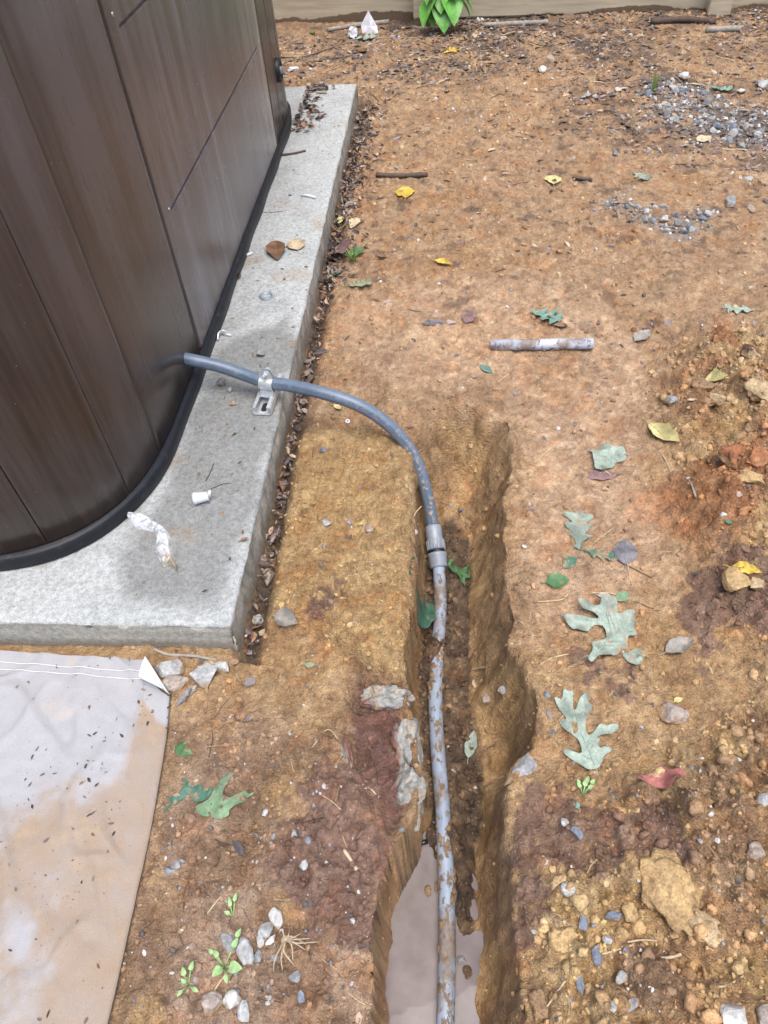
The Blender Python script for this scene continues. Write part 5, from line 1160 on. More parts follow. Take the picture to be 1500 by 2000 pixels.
LEAVES = [
 ('ovate', (537, 476), (543, 511), 0.55, 'brown', 'curled brown leaf on the pad beside the small yellow leaf', dict(curl=0.4, dirt=0.05)),
 ('ovate', (583, 491), (573, 468), 0.75, 'tan', 'small dull yellow leaf on the pad right of the brown one', dict(curl=0.3, dirt=0.1)),
 ('ovate', (680, 421), (653, 440), 0.62, 'py', 'pale yellow leaf lying in the litter against the pad', dict(curl=0.3, dirt=0.05, lift=0.1)),
 ('ovate', (680, 438), (661, 451), 0.5, 'yellow', 'bright yellow leaf under the pale yellow one by the pad', dict(curl=0.3, dirt=0.03)),
 ('ovate', (696, 428), (686, 449), 0.6, 'tan', 'yellow edged tan leaf right of the bright yellow one by the pad', dict(curl=0.4, dirt=0.25)),
 ('ovate', (791, 389), (790, 366), 0.75, 'yellow', 'single yellow leaf on open clay above the others', dict(curl=0.3, dirt=0.05)),
 ('ovate', (848, 513), (883, 519), 0.5, 'yellow', 'dull yellow leaf above the dark pressed leaves, middle of the yard', dict(curl=0.5, dirt=0.15)),
 ('oak', (868, 105), (893, 99), 0.9, 'yellow', 'small lobed yellow leaf on the dark litter near the plant', dict(dirt=0.05)),
 ('ovate', (1081, 362), (1078, 344), 0.8, 'py', 'pale yellow leaf on tan clay left of the dark crack', dict(dirt=0.15)),
 ('oak', (1036, 611), (1093, 632), 0.75, 'teal', 'dark sage oak leaf lying above the pipe offcut', dict(curl=0.5, dirt=0.15)),
 ('ovate', (1108, 642), (1080, 638), 0.5, 'brown', 'curled brown leaf touching the sage leaf above the pipe offcut', dict(curl=0.8, dirt=0.1)),
 ('oak', (1474, 607), (1412, 604), 0.55, 'pale', 'pale oak leaf near the right edge of the yard', dict(dirt=0.2)),
 ('ovate', (1142, 931), (1211, 927), 0.40, 'purple', 'flat purple grey leaf under the pale maple like leaf', dict(curl=0.0, dirt=0.25)),
 ('ovate', (1266, 832), (1326, 869), 0.38, 'py', 'long pale yellow leaf at the foot of the clay heap', dict(curl=0.5, dirt=0.03)),
 ('ovate', (1376, 742), (1421, 735), 0.55, 'py', 'pale yellow oval leaf near the top of the clay heap', dict(curl=0.3, dirt=0.05)),
 ('oak', (1130, 1074), (1131, 1002), 0.75, 'paleg', 'grey green oak leaf pressed into the smooth clay', dict(curl=0.0, dirt=0.32)),
 ('ovate', (1066, 1140), (1112, 1133), 0.75, 'green', 'crumpled bright green leaf right of the trench', dict(curl=0.3, dirt=0.25)),
 ('ovate', (1100, 1110), (1126, 1090), 0.6, 'dkgreen', 'small dark green scrap of leaf above the crumpled green one', dict(curl=0.0, dirt=0.35)),
 ('oak', (1140, 1077), (1203, 1092), 0.5, 'dkgreen', 'dark teal torn leaf pressed between the oak leaf and the grey leaf', dict(curl=0.0, dirt=0.5)),
 ('ovate', (1221, 1103), (1221, 1053), 0.72, 'grey', 'slate grey round leaf pressed flat into the clay', dict(curl=0.0, dirt=0.18)),
 ('ovate', (914, 1482), (926, 1428), 0.42, 'pale', 'pale narrow leaf caught on the right trench wall', dict(curl=0.3, dirt=0.15)),
 ('ovate', (1425, 1112), (1486, 1122), 0.42, 'yellow', 'bright yellow leaf behind the blocky yellow stone', dict(curl=0.5, dirt=0.02)),
 ('ovate', (1405, 1108), (1412, 1106), 0.5, 'brown', 'tiny brown leaf left of the bright yellow one', dict(dirt=0.2)),
 ('ovate', (343, 1457), (377, 1476), 0.6, 'green', 'small green leaf on the clay right of the canvas', dict(curl=0.0, dirt=0.25)),
 ('ovate', (634, 554), (668, 540), 0.42, 'green', 'long green leaf in the litter against the pad', dict(curl=0.5, dirt=0.1, lift=0.15)),
 ('ovate', (684, 501), (713, 492), 0.8, 'green', 'broad green leaf behind the grass tuft by the pad', dict(curl=0.3, dirt=0.08, lift=0.15)),
 ('ovate', (654, 498), (674, 515), 0.6, 'purple', 'dusky purple leaf leaning on the pad side', dict(curl=0.5, dirt=0.05, lift=0.2)),
 ('ovate', (636, 523), (655, 518), 0.6, 'purple', 'small pinkish brown leaf below the dusky purple one', dict(curl=0.4, dirt=0.05)),
 ('oak', (675, 563), (728, 559), 0.45, 'green2', 'withered green leaf on the clay below the grass tuft', dict(curl=0.7, dirt=0.45)),
 ('oak', (1237, 341), (1266, 352), 0.85, 'pale', 'pale torn leaf on the tan clay above the gravel streak', dict(dirt=0.25)),
 ('oak', (1385, 176), (1432, 181), 0.55, 'teal', 'teal lobed leaf behind the gravel patch', dict(dirt=0.05, curl=0.5)),
 ('oak', (690, 82), (736, 76), 0.7, 'pale', 'pale green feathery leaf in front of the white litter by the fence', dict(dirt=0.05, curl=0.5)),
 ('ovate', (700, 100), (716, 104), 0.7, 'brown', 'rusty brown leaf just in front of the feathery leaf', dict(dirt=0.1, curl=0.7)),
 ('oak', (1130, 196), (1155, 188), 0.8, 'pgrey', 'pale brown leaf beside the small bluish stone', dict(dirt=0.15, curl=0.5)),
 ('ovate', (1361, 277), (1389, 268), 0.8, 'tan', 'cream coloured leaf below the gravel patch', dict(dirt=0.08)),
 ('ovate', (1348, 165), (1373, 166), 0.35, 'tan', 'narrow straw coloured leaf right of the white stone', dict(dirt=0.08)),
 ('ovate', (738, 504), (757, 506), 0.6, 'brown', 'little curled brown leaf on the clay right of the grass tuft', dict(dirt=0.15, curl=0.8)),
 ('ovate', (538, 1208), (582, 1224), 0.65, 'pgrey', 'crinkled grey dry leaf beside the front pad corner', dict(dirt=0.1, curl=0.8, lift=0.1)),
 ('ovate', (376, 1345), (346, 1382), 0.32, 'grey', 'narrow dark grey leaf hanging below the stones by the pad', dict(dirt=0.1, curl=0.4)),
 ('ovate', (362, 1362), (386, 1340), 0.5, 'pgrey', 'pale grey leaf between the stones by the pad', dict(dirt=0.1, curl=0.4)),
 ('ovate', (1298, 1278), (1352, 1252), 0.5, 'pgrey', 'dry grey brown leaf right of the large ragged oak leaf', dict(dirt=0.25, curl=0.6)),
 ('ovate', (1165, 1163), (1205, 1170), 0.35, 'pgrey', 'pinkish white leaf scrap above the large ragged oak leaf', dict(dirt=0.15, curl=0.2)),
 ('ovate', (1203, 1173), (1228, 1160), 0.7, 'green2', 'small green scrap above the large ragged oak leaf', dict(dirt=0.3, curl=0.0)),
 ('ovate', (938, 714), (962, 731), 0.45, 'teal', 'small faded green leaf below the pipe offcut', dict(dirt=0.2, curl=0.1)),
 ('ovate', (826, 633), (873, 631), 0.4, 'grey', 'dark grey leaf pressed flat left of the sage oak leaf', dict(dirt=0.2, curl=0.0)),
 ('ovate', (908, 632), (925, 600), 0.5, 'purple', 'faded purple leaf pressed beside the dark grey one', dict(dirt=0.4, curl=0.0)),
 ('ovate', (1238, 670), (1270, 648), 0.55, 'pgrey', 'pale crumpled leaf at the upper edge of the clay heap', dict(dirt=0.25, curl=0.4)),
 ('ovate', (1170, 1315), (1178, 1318), 0.5, 'green2', 'tiny green leaf tip under the large ragged oak leaf', dict(dirt=0.1)),
 ('ovate', (1316, 1372), (1332, 1364), 0.6, 'py', 'tiny pale green scrap above the flat grey brown stone', dict(dirt=0.1)),
 ('ovate', (1416, 1020), (1430, 1024), 0.6, 'dkgreen', 'tiny dark green scrap on the clay heap', dict(dirt=0.05)),
 ('ovate', (595, 1300), (617, 1300), 0.5, 'green2', 'green scrap on the clay below the pad corner', dict(dirt=0.35, curl=0.0)),
 ('ovate', (618, 1300), (626, 1294), 0.5, 'grey', 'grey scrap beside the green one below the pad corner', dict(dirt=0.3, curl=0.0)),
 ('ovate', (455, 850), (463, 846), 0.6, 'green', 'tiny green leaf scrap on the pad above the trash', dict(dirt=0.05)),
 ('ovate', (461, 548), (470, 536), 0.6, 'brown', 'small brown leaf against the rubber base of the tub', dict(dirt=0.05, curl=0.7)),
 ('ovate', (470, 1058), (486, 1052), 0.5, 'brown', 'small orange brown leaf on the pad near its right edge', dict(dirt=0.05, curl=0.4)),
 ('ovate', (652, 795), (668, 800), 0.6, 'py', 'little yellow leaf lying under the conduit', dict(dirt=0.08, curl=0.3)),
 ('ovate', (480, 1408), (500, 1400), 0.5, 'grey', 'dark grey pressed leaf in the middle of the left clay', dict(dirt=0.3, curl=0.0)),
 ('ovate', (480, 1340), (500, 1325), 0.8, 'grey', 'round grey pressed leaf right of the stones by the pad', dict(dirt=0.35, curl=0.0)),
 ('ovate', (812, 1210), (846, 1176), 0.35, 'dkgreen', 'dark wet leaf on the trench floor left of the pipe', dict(dirt=0.3, curl=0.2)),
 ('ovate', (1130, 1580), (1120, 1566), 0.8, 'teal', 'small teal leaf below the little weed right of the trench', dict(dirt=0.1, curl=0.2)),
]
for kind, b, t, wr, col, lab, kw in LEAVES: leaf(kind, b, t, wr, col, lab, **kw)

# ================================================================== WEEDS, PLANT, ROOTS
def blade_strip(base, tip, w, lift, n=6):
    base, tip = np.asarray(base), np.asarray(tip); d = tip-base; s = np.cross(d, (0, 0, 1.0)); s = s/(np.linalg.norm(s)+1e-9)
    V = []; 
    for k in range(n+1):
        t = k/n; c = base+d*t+np.array([0, 0, lift*4*t*(1-t)]); ww = w*(1-t**2)+0.0002
        V += [c-s*ww, c+np.array([0, 0, -0.3*ww]), c+s*ww]
    F = []
    for k in range(n): F += [(3*k, 3*k+1, 3*k+4, 3*k+3), (3*k+1, 3*k+2, 3*k+5, 3*k+4)]
    return np.array(V), F
M_green = m_plain('fresh_leaf_green', (0.10, 0.30, 0.045), 0.45, var=0.25, nscale=60, bump=0.002)
M_weed = m_plain('weed_green', (0.22, 0.36, 0.14), 0.5, var=0.25, nscale=120)
M_grass = m_plain('grass_green', (0.17, 0.27, 0.07), 0.55, var=0.3, nscale=200)
M_straw = m_plain('dry_straw', (0.42, 0.33, 0.19), 0.7, var=0.25, nscale=90); M_root = m_plain('pale_root', (0.38, 0.30, 0.21), 0.8, var=0.25, nscale=120)
M_twig = m_plain('dark_twig', (0.075, 0.05, 0.038), 0.8, var=0.3, nscale=90)
def ovate_leaf(c, d, up, L, w, droop, M, parent, name='leaf'):
    d = np.asarray(d, float); d /= np.linalg.norm(d); s = np.cross(d, up); s /= np.linalg.norm(s); n_ = np.cross(s, d); V = []; ns = 12; ac = (-1, -0.5, 0, 0.5, 1)
    for i in range(ns):
        t = i/(ns-1); ww = w*math.sin(math.pi*min(1, t*0.93+0.07)**0.65)**0.8
        for a in ac: V.append(np.asarray(c)+d*L*t+s*a*ww+n_*(0.22*ww*abs(a)-droop*L*t*t))
    k = 5; F = [(i*k+j, i*k+j+1, (i+1)*k+j+1, (i+1)*k+j) for i in range(ns-1) for j in range(k-1)]
    return mk(name, V, F, M, parent)
def build_plant():
    b = P(868, 60, 0.0); T = thing('leafy_plant', 'leafy green plant with broad heart shaped leaves in front of the fence post', 'plant', b)
    tips = [((866, 30), 0.13, (-0.1, -1, -0.7)), ((880, 20), 0.15, (0.25, -1, -0.6)), ((838, 18), 0.14, (-0.7, -0.7, -0.5)), ((902, 14), 0.15, (0.9, -0.5, -0.5)), ((865, 25), 0.17, (-0.2, -1, -0.5)), ((880, 10), 0.22, (0.35, -1, -0.6)), ((842, 5), 0.2, (-0.6, -0.7, -0.4)), ((850, 32), 0.12, (-0.5, -0.9, -0.6)), ((898, 22), 0.13, (0.8, -0.5, -0.5)), ((862, -8), 0.27, (-0.1, -0.9, -0.3)), ((893, -3), 0.24, (0.7, -0.8, -0.3)), ((850, -20), 0.33, (-0.3, -0.6, -0.2)), ((880, -25), 0.36, (0.3, -0.6, -0.2))]
    parts = []
    for k, ((x, y), z, d) in enumerate(tips):
        e = b+np.array([d[0]*0.07, -0.015+0.004*k, z]); v, f, _ = tube(spline(np.array([b, b+np.array([0.2*d[0]*0.07, 0.0, z*0.6]), e]), 5), 0.0035, 6); parts.append((v, f))
        ovate_leaf(e, d, (0, 0.4, 1.0), 0.135 if k < 3 else 0.11, 0.056 if k < 3 else 0.045, 0.35, M_green, T)
    v, f = join(parts); mk('stem', v, f, M_weed, T)
build_plant()
def weed(px, py, label, leaves, name='weed', zr=0.015):
    b = G(px, py); b[2] = float(hgt(b[0], b[1])); T = thing(name, label, 'weed', b); parts = []
    for (x, y, L, w) in leaves:
        q = P(x, y, b[2]+zr*0.7); m = px_size(q); d = q-b; d[2] = 0.15*np.linalg.norm(d); nd = np.linalg.norm(d)+1e-6
        v, f, _ = tube(np.array([b, b+d*0.5+np.array([0, 0, 0.004]), q]), 0.0008, 5); parts.append((v, f))
        ovate_leaf(q, d/nd, (0, 0, 1.0), L*m, w*m, 0.25, M_weed, T)
    v, f = join(parts); mk('stem', v, f, M_weed, T)
weed(440, 1890, 'small green weed with rounded leaves among the gravel left of the trench', [(448, 1888, 26, 11), (432, 1890, 22, 9), (455, 1850, -0.1+18, 6), (462, 1830, 16, 5), (425, 1868, 14, 5), (440, 1905, 14, 5), (415, 1862, 12, 4)])
weed(1138, 1552, 'tiny pale green weed right of the forked oak leaf stem', [(1142, 1535, 14, 5), (1150, 1540, 12, 4), (1134, 1538, 12, 4), (1146, 1528, 14, 4), (1155, 1530, 12, 4), (1132, 1530, 10, 3)])
weed(455, 1790, 'faint green seedling above the gravel left of the trench', [(450, 1770, 18, 4), (458, 1760, 16, 4), (448, 1785, 12, 4)])
weed(368, 1925, 'trailing green sprig beside the canvas near the lower edge', [(360, 1905, 16, 5), (372, 1895, 16, 5), (362, 1920, 12, 4), (376, 1930, 14, 4), (355, 1935, 12, 4)])
def tuft(px, py, label, n, hpx, M, spread=1.0, name='grass_tuft', w=0.0012, up=True):
    b = G(px, py); b[2] = float(hgt(b[0], b[1])); m = px_size(b); parts = []; rg = random.Random(px)
    for k in range(n):
        a = rg.uniform(0, 2*math.pi); L = hpx*m*rg.uniform(0.5, 1.1); r = L*spread*rg.uniform(0.2, 0.8)
        tip = b+np.array([math.cos(a)*r, math.sin(a)*r, L*(rg.uniform(0.6, 1.0) if up else 0.05)])
        parts.append(blade_strip(b+np.array([math.cos(a), math.sin(a), 0])*0.004, tip, w, 0.15*L, 4))
    v, f = join(parts); T = thing(name, label, 'grass', b); o = mk('blades', v, f, M, T); o['kind'] = 'stuff'
tuft(690, 512, 'short grass tuft growing beside the pad edge', 46, 26, M_grass)
tuft(1275, 180, 'thin grass sprig at the left of the gravel patch', 22, 48, M_grass, 0.35)
tuft(612, 68, 'mossy green patch of grass near the fence corner', 40, 9, M_grass, 1.5)
def build_roots():
    b = G(558, 1838); b[2] += 0.006; T = thing('root_tuft', 'uprooted tuft of pale dry roots left of the trench', 'roots', b); parts = []
    rg = random.Random(4)
    ends = [(536, 1900), (553, 1897), (575, 1886), (573, 1878), (590, 1825), (608, 1834), (622, 1840), (600, 1846), (548, 1880), (566, 1815), (598, 1856), (545, 1825)]
    for x, y in ends:
        q = G(x, y); q[2] = float(hgt(q[0], q[1]))+0.003; mid = (b+q)/2+np.array([rg.uniform(-.006, .006), rg.uniform(-.006, .006), 0.012])
        v, f, _ = tube(spline(np.array([b, mid, q]), 6), np.linspace(0.0013, 0.0007, 13), 5); parts.append((v, f))
    v, f = join(parts); o = mk('root_strands', v, f, M_root, T)
    v, f = rock_mesh('crown', 9, 2, 5); mk('root_crown', v*0.006+b, f, M_root, T)
build_roots()

def stick(pts, rad, M, label, name='twig', cat='twig', lift=0.0, group=None, sides=7):
    q = [G(x, y) for x, y in pts]
    q = [np.array([p[0], p[1], float(hgt(p[0], p[1], GZs))+rad*0.8+lift]) for p in q]
    v, f, _ = tube(spline(np.array(q), 5), rad, sides); 
    v = v+(RNG.random(v.shape)-0.5)*rad*0.25
    o = mk(name, v, f, M, loc=q[0]); return tag(o, label, cat, group)
M_pwood = m_plain('pale_wood', (0.42, 0.33, 0.22), 0.75, var=0.25, nscale=80); M_gwood = m_plain('grey_wood', (0.24, 0.22, 0.19), 0.85, var=0.3, nscale=60)
for pts, r, M, lab in [
 ([(945, 53), (1010, 50), (1070, 47)], 0.011, M_gwood, 'long grey stick lying along the fence bottom right of the plant'),
 ([(1270, 47), (1330, 44), (1395, 48)], 0.014, M_twig, 'dark thick stick under the fence beside the right post'),
 ([(1378, 64), (1445, 61)], 0.013, M_gwood, 'short grey stick in front of the right fence post'),
 ([(640, 62), (700, 52), (760, 46)], 0.010, M_gwood, 'grey stick at the fence bottom behind the white litter'),
 ([(570, 122), (620, 105), (655, 93)], 0.004, M_twig, 'thin dark twig near the far corner of the pad, upper'),
 ([(590, 127), (640, 118), (692, 110)], 0.004, M_twig, 'thin dark twig near the far corner of the pad, lower'),
 ([(672, 1661), (686, 1682), (698, 1702)], 0.0028, M_pwood, 'pale broken stick on the clay left of the puddle'),
 ([(1160, 1866), (1190, 1860), (1235, 1846)], 0.0013, M_root, 'pale root thread below the dark blue bar stone'),
 ([(1225, 1840), (1255, 1836), (1282, 1838)], 0.0012, M_root, 'thin pale root under the big clod'),
 ([(1290, 1872), (1312, 1870), (1330, 1864)], 0.0020, M_root, 'short flat pale root right below the big clod'),
 ([(1388, 1928), (1420, 1925), (1452, 1906)], 0.0014, M_root, 'pale root thread near the lower right corner'),
 ([(1062, 1975), (1090, 1935), (1110, 1908)], 0.0012, M_root, 'thin root running up beside the brown clod'),
 ([(1285, 873), (1300, 900), (1310, 922)], 0.0012, M_root, 'fine pale stem hanging on the clay heap below the long yellow leaf'),
 ([(1345, 938), (1352, 955), (1358, 972)], 0.0022, M_gwood, 'grey twig stub in the red part of the clay heap'),
 ([(1045, 905), (1065, 885), (1085, 870)], 0.0014, M_straw, 'straw blade on the smooth clay left of the maple like leaf'),
 ([(1055, 1298), (1080, 1285), (1110, 1278)], 0.0013, M_straw, 'straw stem left of the large ragged oak leaf'),
 ([(1050, 1176), (1095, 1172), (1110, 1160)], 0.0012, M_straw, 'bent straw under the crumpled green leaf'),
 ([(1160, 1060), (1180, 1045), (1200, 1030)], 0.0010, M_straw, 'straight straw above the slate grey leaf'),
 ([(1175, 1085), (1205, 1095), (1275, 1130)], 0.0008, M_twig, 'fine dark stem trailing from the slate grey leaf'),
 ([(405, 1785), (420, 1765), (437, 1745)], 0.0010, M_straw, 'straw blade right of the canvas above the gravel'),
 ([(400, 1970), (425, 1925), (455, 1885)], 0.0012, M_straw, 'long straw blade reaching up to the green weed'),
 ([(590, 730), (640, 812), (660, 870)], 0.0007, M_straw, 'fine fibre lying under the conduit on the bank'),
 ([(920, 1310), (935, 1306), (952, 1304)], 0.0026, M_root, 'pale root stub in the right trench wall'),
 ([(780, 1225), (830, 1265), (865, 1325)], 0.0008, M_weed, 'thin green stem crossing the trench over the pipe'),
 ([(575, 238), (600, 240)], 0.004, M_twig, 'dark twig on the far end of the pad, nearer the tub corner'),
 ([(548, 304), (575, 301), (597, 296)], 0.0035, M_twig, 'dark twig on the pad pointing away from the tub panel'),
 ([(503, 414), (530, 415), (552, 413)], 0.0007, M_twig, 'hair thin twig on the pad below the dark one'),
 ([(402, 940), (410, 925), (418, 905)], 0.0010, M_twig, 'reddish thin twig on the pad behind the white fitting'),
 ([(412, 955), (435, 946), (452, 944)], 0.0008, M_twig, 'thin dark twig right of the white fitting'),
 ([(335, 1252), (345, 1275), (358, 1300)], 0.0016, m_plain('red_twig', (0.16, 0.06, 0.05), 0.6), 'reddish twig leaning on the pad face above the stones'),
 ([(300, 1268), (330, 1280), (375, 1282), (425, 1291)], 0.0030, M_gwood, 'grey brown stem along the foot of the pad front'),
 ([(22, 1350), (28, 1375), (35, 1390)], 0.0009, M_twig, 'small forked dark twig on the white canvas'),
 ([(735, 345), (780, 347), (835, 344)], 0.008, M_twig, 'dark rod standing in for a shadowed crack in the clay right of the pad'),  # no stick here: dark rod added for the shade in a crack
 ([(1118, 349), (1138, 352), (1156, 354)], 0.006, M_twig, 'short dark rod standing in for a shadowed crack above the gravel streak'),  # another shaded crack in the clay, drawn as a dark rod
 ([(610, 1460), (640, 1425), (665, 1450)], 0.0009, M_root, 'thin root thread left of the broken concrete lump'),
 ([(690, 1545), (720, 1540), (735, 1552)], 0.0011, M_root, 'pale root below the broken concrete lump'),
]: stick(pts, r, M, lab)

# ================================================================== SMALL THINGS ON THE PAD
def build_small():
    c = P(520, 578, SLT+0.002); T = thing('steel_washer', 'flat grey reducing washer lying on the pad', 'washer', c)
    V, F = lathe([(-0.002, 0.0115), (-0.002, 0.0180), (0.0005, 0.0185), (0.0015, 0.0175), (0.0012, 0.0120), (-0.002, 0.0115)], c, (0.05, 0.02, 1), 32); mk('ring', V, F, m_plain('dull_steel', (0.27, 0.33, 0.38), 0.4, 0.5), T)
    c = P(679, 823, 0.028); p = G(679, 823); p[2] = float(hgt(p[0], p[1]))+0.0015; T = thing('steel_nut', 'tiny pale ring nut on the bank under the conduit', 'nut', p)
    V, F = lathe([(-0.0012, 0.0025), (-0.0012, 0.0058), (0.0012, 0.0058), (0.0012, 0.0025), (-0.0012, 0.0025)], p, (0.1, -0.2, 1), 6); mk('nut_body', V, F, M_zinc, T, smooth=False)
    # white ribbed fitting scrap
    c = P(378, 974, SLT+0.0125); e = P(412, 968, SLT+0.0125); ax = e-c; ax[2] = 0; ax /= np.linalg.norm(ax); M_w = m_plain('white_plastic', (0.52, 0.55, 0.58), 0.4)
    T = thing('plastic_fitting', 'small white threaded plastic fitting tipped over on the pad', 'pipe fitting', c-np.array([0, 0, 0.0125]))
    prof = [(0.020, 0.0078), (0.0, 0.0082), (-0.001, 0.0115), (0.003, 0.0123)]
    for k in range(5): prof += [(0.005+k*0.0042, 0.0118-0.0004*k), (0.0071+k*0.0042, 0.0105-0.0004*k)]
    prof += [(0.0275, 0.0098), (0.0285, 0.0085), (0.0285, 0.0)]
    V, F = lathe(prof, c, ax, 24); mk('threaded_sleeve', V, F, M_w, T)
    V, F = lathe([(-0.004, 0), (-0.004, 0.0028), (0.012, 0.0028), (0.012, 0)], c+ax*0.03+np.array([0, 0, 0.0]), (ax[0]*0.3, ax[1]*0.3+0.2, 1), 10); mk('spout', V, F, M_w, T)
    # bent clip at the tub base
    pts = [P(x, y, z) for x, y, z in ((425, 664, SLT+0.004), (427, 650, SLT+0.012), (436, 646, SLT+0.008), (450, 654, SLT+0.004))]
    T = thing('bent_clip', 'bent grey metal clip lying at the foot of the tub', 'metal clip', pts[0]); V, F, _ = tube(spline(np.array(pts), 6), 0.0022, 7); mk('clip_loop', V, F, M_zinc, T)
    V, F, _ = tube(np.array([P(434, 652, SLT+0.003), P(452, 655, SLT+0.003)]), 0.0038, 8); mk('clip_barrel', V, F, M_zinc, T)
    for pts, lab in (([(480, 499), (493, 494)], 'white plastic stub on the pad against the tub base'), ([(588, 381), (602, 382), (616, 386)], 'chalky white curved scrap on the far half of the pad')):
        q = [P(x, y, SLT+0.004) for x, y in pts]; V, F, _ = tube(np.array(q), 0.0042, 8); tag(mk('plastic_scrap', V, F, M_w, loc=q[0]), lab, 'plastic scrap')
    q = [P(818, 1648, -0.196), P(836, 1643, -0.196)]; V, F, _ = tube(np.array(q), 0.0042, 10); tag(mk('plastic_stub', V, F, m_plain('gloss_black', (0.012, 0.012, 0.016), 0.2), loc=q[0]), 'black plastic stub at the tip of the puddle', 'plastic scrap')
    # crumpled clear wrapper
    t = NT('clear_film'); n = t.noise(70, 4, t.obj())
    tr = t.N('ShaderNodeBsdfTransparent'); mxs = t.N('ShaderNodeMixShader'); out = t.n['Material Output']
    t.bump(n, 1.0, 0.006)
    sepv = t.attr('col').outputs['Color']; t.set(sepv, 0.22, spec=0.8)
    t.L(t.ramp(n, [(0.35, (0.30,)*3), (0.6, (0.75,)*3)]), mxs.inputs[0]); t.L(tr.outputs[0], mxs.inputs[1]); t.L(t.b.outputs[0], mxs.inputs[2]); t.L(mxs.outputs[0], out.inputs['Surface'])
    out_l = [(250, 1015), (262, 1031), (288, 1038), (305, 1045), (304, 1070), (312, 1095), (322, 1108), (335, 1105), (345, 1118)]
    out_r = [(258, 1006), (285, 1009), (305, 1020), (325, 1035), (334, 1052), (336, 1072), (341, 1090), (343, 1102), (350, 1112)]
    rg = random.Random(3); V = []; C = []; nseg = 6
    L_ = spline([P(x, y, SLT) for x, y in out_l], 4); R_ = spline([P(x, y, SLT) for x, y in out_r], 4)
    for i in range(len(L_)):
        for k in range(nseg+1):
            f = k/nseg; p = L_[i]*(1-f)+R_[i]*f; h = 0.004+0.011*math.sin(math.pi*f)**0.6*(0.5+0.7*rg.random())
            V.append(p+np.array([0, 0, h if 0 < k < nseg else 0.0015])); mud = 0.0 if i/len(L_) < 0.55 else min(1, (i/len(L_)-0.55)*4)
            C.append(np.array((0.72, 0.75, 0.79))*(1-mud)+np.array((0.50, 0.40, 0.26))*mud)
    F = [(i*(nseg+1)+k, i*(nseg+1)+k+1, (i+1)*(nseg+1)+k+1, (i+1)*(nseg+1)+k) for i in range(len(L_)-1) for k in range(nseg)]
    tag(mk('plastic_wrapper', V, F, t.m, loc=L_[0], smooth=False, attrs={'col': ('FLOAT_COLOR', np.array(C))}), 'crumpled clear plastic wrapper with a muddy end on the pad', 'wrapper')
    # white litter by the fence
    M_pl = m_plain('white_litter', (0.62, 0.62, 0.66), 0.5, var=0.2, nscale=50)
    b = G(720, 68); V = [b+np.array(q) for q in ((-0.028, 0, 0.004), (0.045, -0.006, 0.004), (0.043, 0.01, 0.03), (0.006, 0.012, 0.095), (-0.033, 0.014, 0.038), (0.01, 0.0, 0.034))]
    V2 = V+[v+np.array([0, 0.004, 0]) for v in V]; F = [(0, 1, 5), (1, 2, 5), (2, 3, 5), (3, 4, 5), (4, 0, 5)]; F = F+[tuple(6+i for i in f[::-1]) for f in F]
    tag(mk('paper_scrap', V2, F, M_pl, loc=b, smooth=False), 'upright pointed white scrap of sheet near the fence', 'litter')
    b = G(690, 72); v, f = rock_mesh('wad', 77, 3, 12, (0.034, 0.026, 0.026), 0.5); tag(mk('paper_wad', v+b+np.array([0, 0, 0.018]), f, M_pl, loc=b, smooth=False), 'crumpled white wad left of the pointed scrap', 'litter')
    b = G(572, 138); v, f = rock_mesh('wad', 78, 2, 12, (0.03, 0.02, 0.012), 0.5); tag(mk('paper_wad', v+b+np.array([0, 0, 0.006]), f, M_pl, loc=b, smooth=False), 'flat white scrap beside the far end of the tub', 'litter')
build_small()

# ================================================================== SCATTER
dxg = np.gradient(gx); dyg = np.gradient(gy); AREA = np.outer(dyg, dxg)
VISM = (GX > -0.45-0.02*GY) & (GX < 0.52+0.42*GY) & (GY > 0.08) & (GY < 4.15+0.0*GX) & ~on_slab(GX, GY)
cvp = np.array([[CVX[i, 0], CVY[i, 0]] for i in range(0, 200, 10)]+[[-1.5, CVY[-1, 0]], [-1.5, CVY[0, 40]], [CVX[0, 40], CVY[0, 40]], [CVX[0, 12], CVY[0, 12]]])
in_cv = sd(cvp, GX, GY) < 0.0
def pick(n, dens):
    w = np.where(VISM & ~in_cv, dens*AREA, 0.0).ravel(); w = np.clip(np.nan_to_num(w), 0, None); k = RNG.choice(w.size, n, p=w/w.sum()); i, j = np.divmod(k, nx)
    x = gx[j]+(RNG.random(n)-0.5)*dxg[j]; y = gy[i]+(RNG.random(n)-0.5)*dyg[i]
    return np.column_stack([x, y, GZ[i, j]]), GC[i, j], (i, j)
def rand_rot(n, tilt=math.pi):
    a = RNG.random(n)*2*math.pi; b = (RNG.random(n)-0.5)*2*tilt; c = (RNG.random(n)-0.5)*2*tilt
    ca, sa, cb, sb, cc, sc_ = np.cos(a), np.sin(a), np.cos(b), np.sin(b), np.cos(c), np.sin(c); z = np.zeros(n); o = np.ones(n)
    Rz = np.stack([ca, -sa, z, sa, ca, z, z, z, o], -1).reshape(-1, 3, 3); Ry = np.stack([cb, z, sb, z, o, z, -sb, z, cb], -1).reshape(-1, 3, 3); Rx = np.stack([o, z, z, z, cc, -sc_, z, sc_, cc], -1).reshape(-1, 3, 3)
    return Rz@Ry@Rx
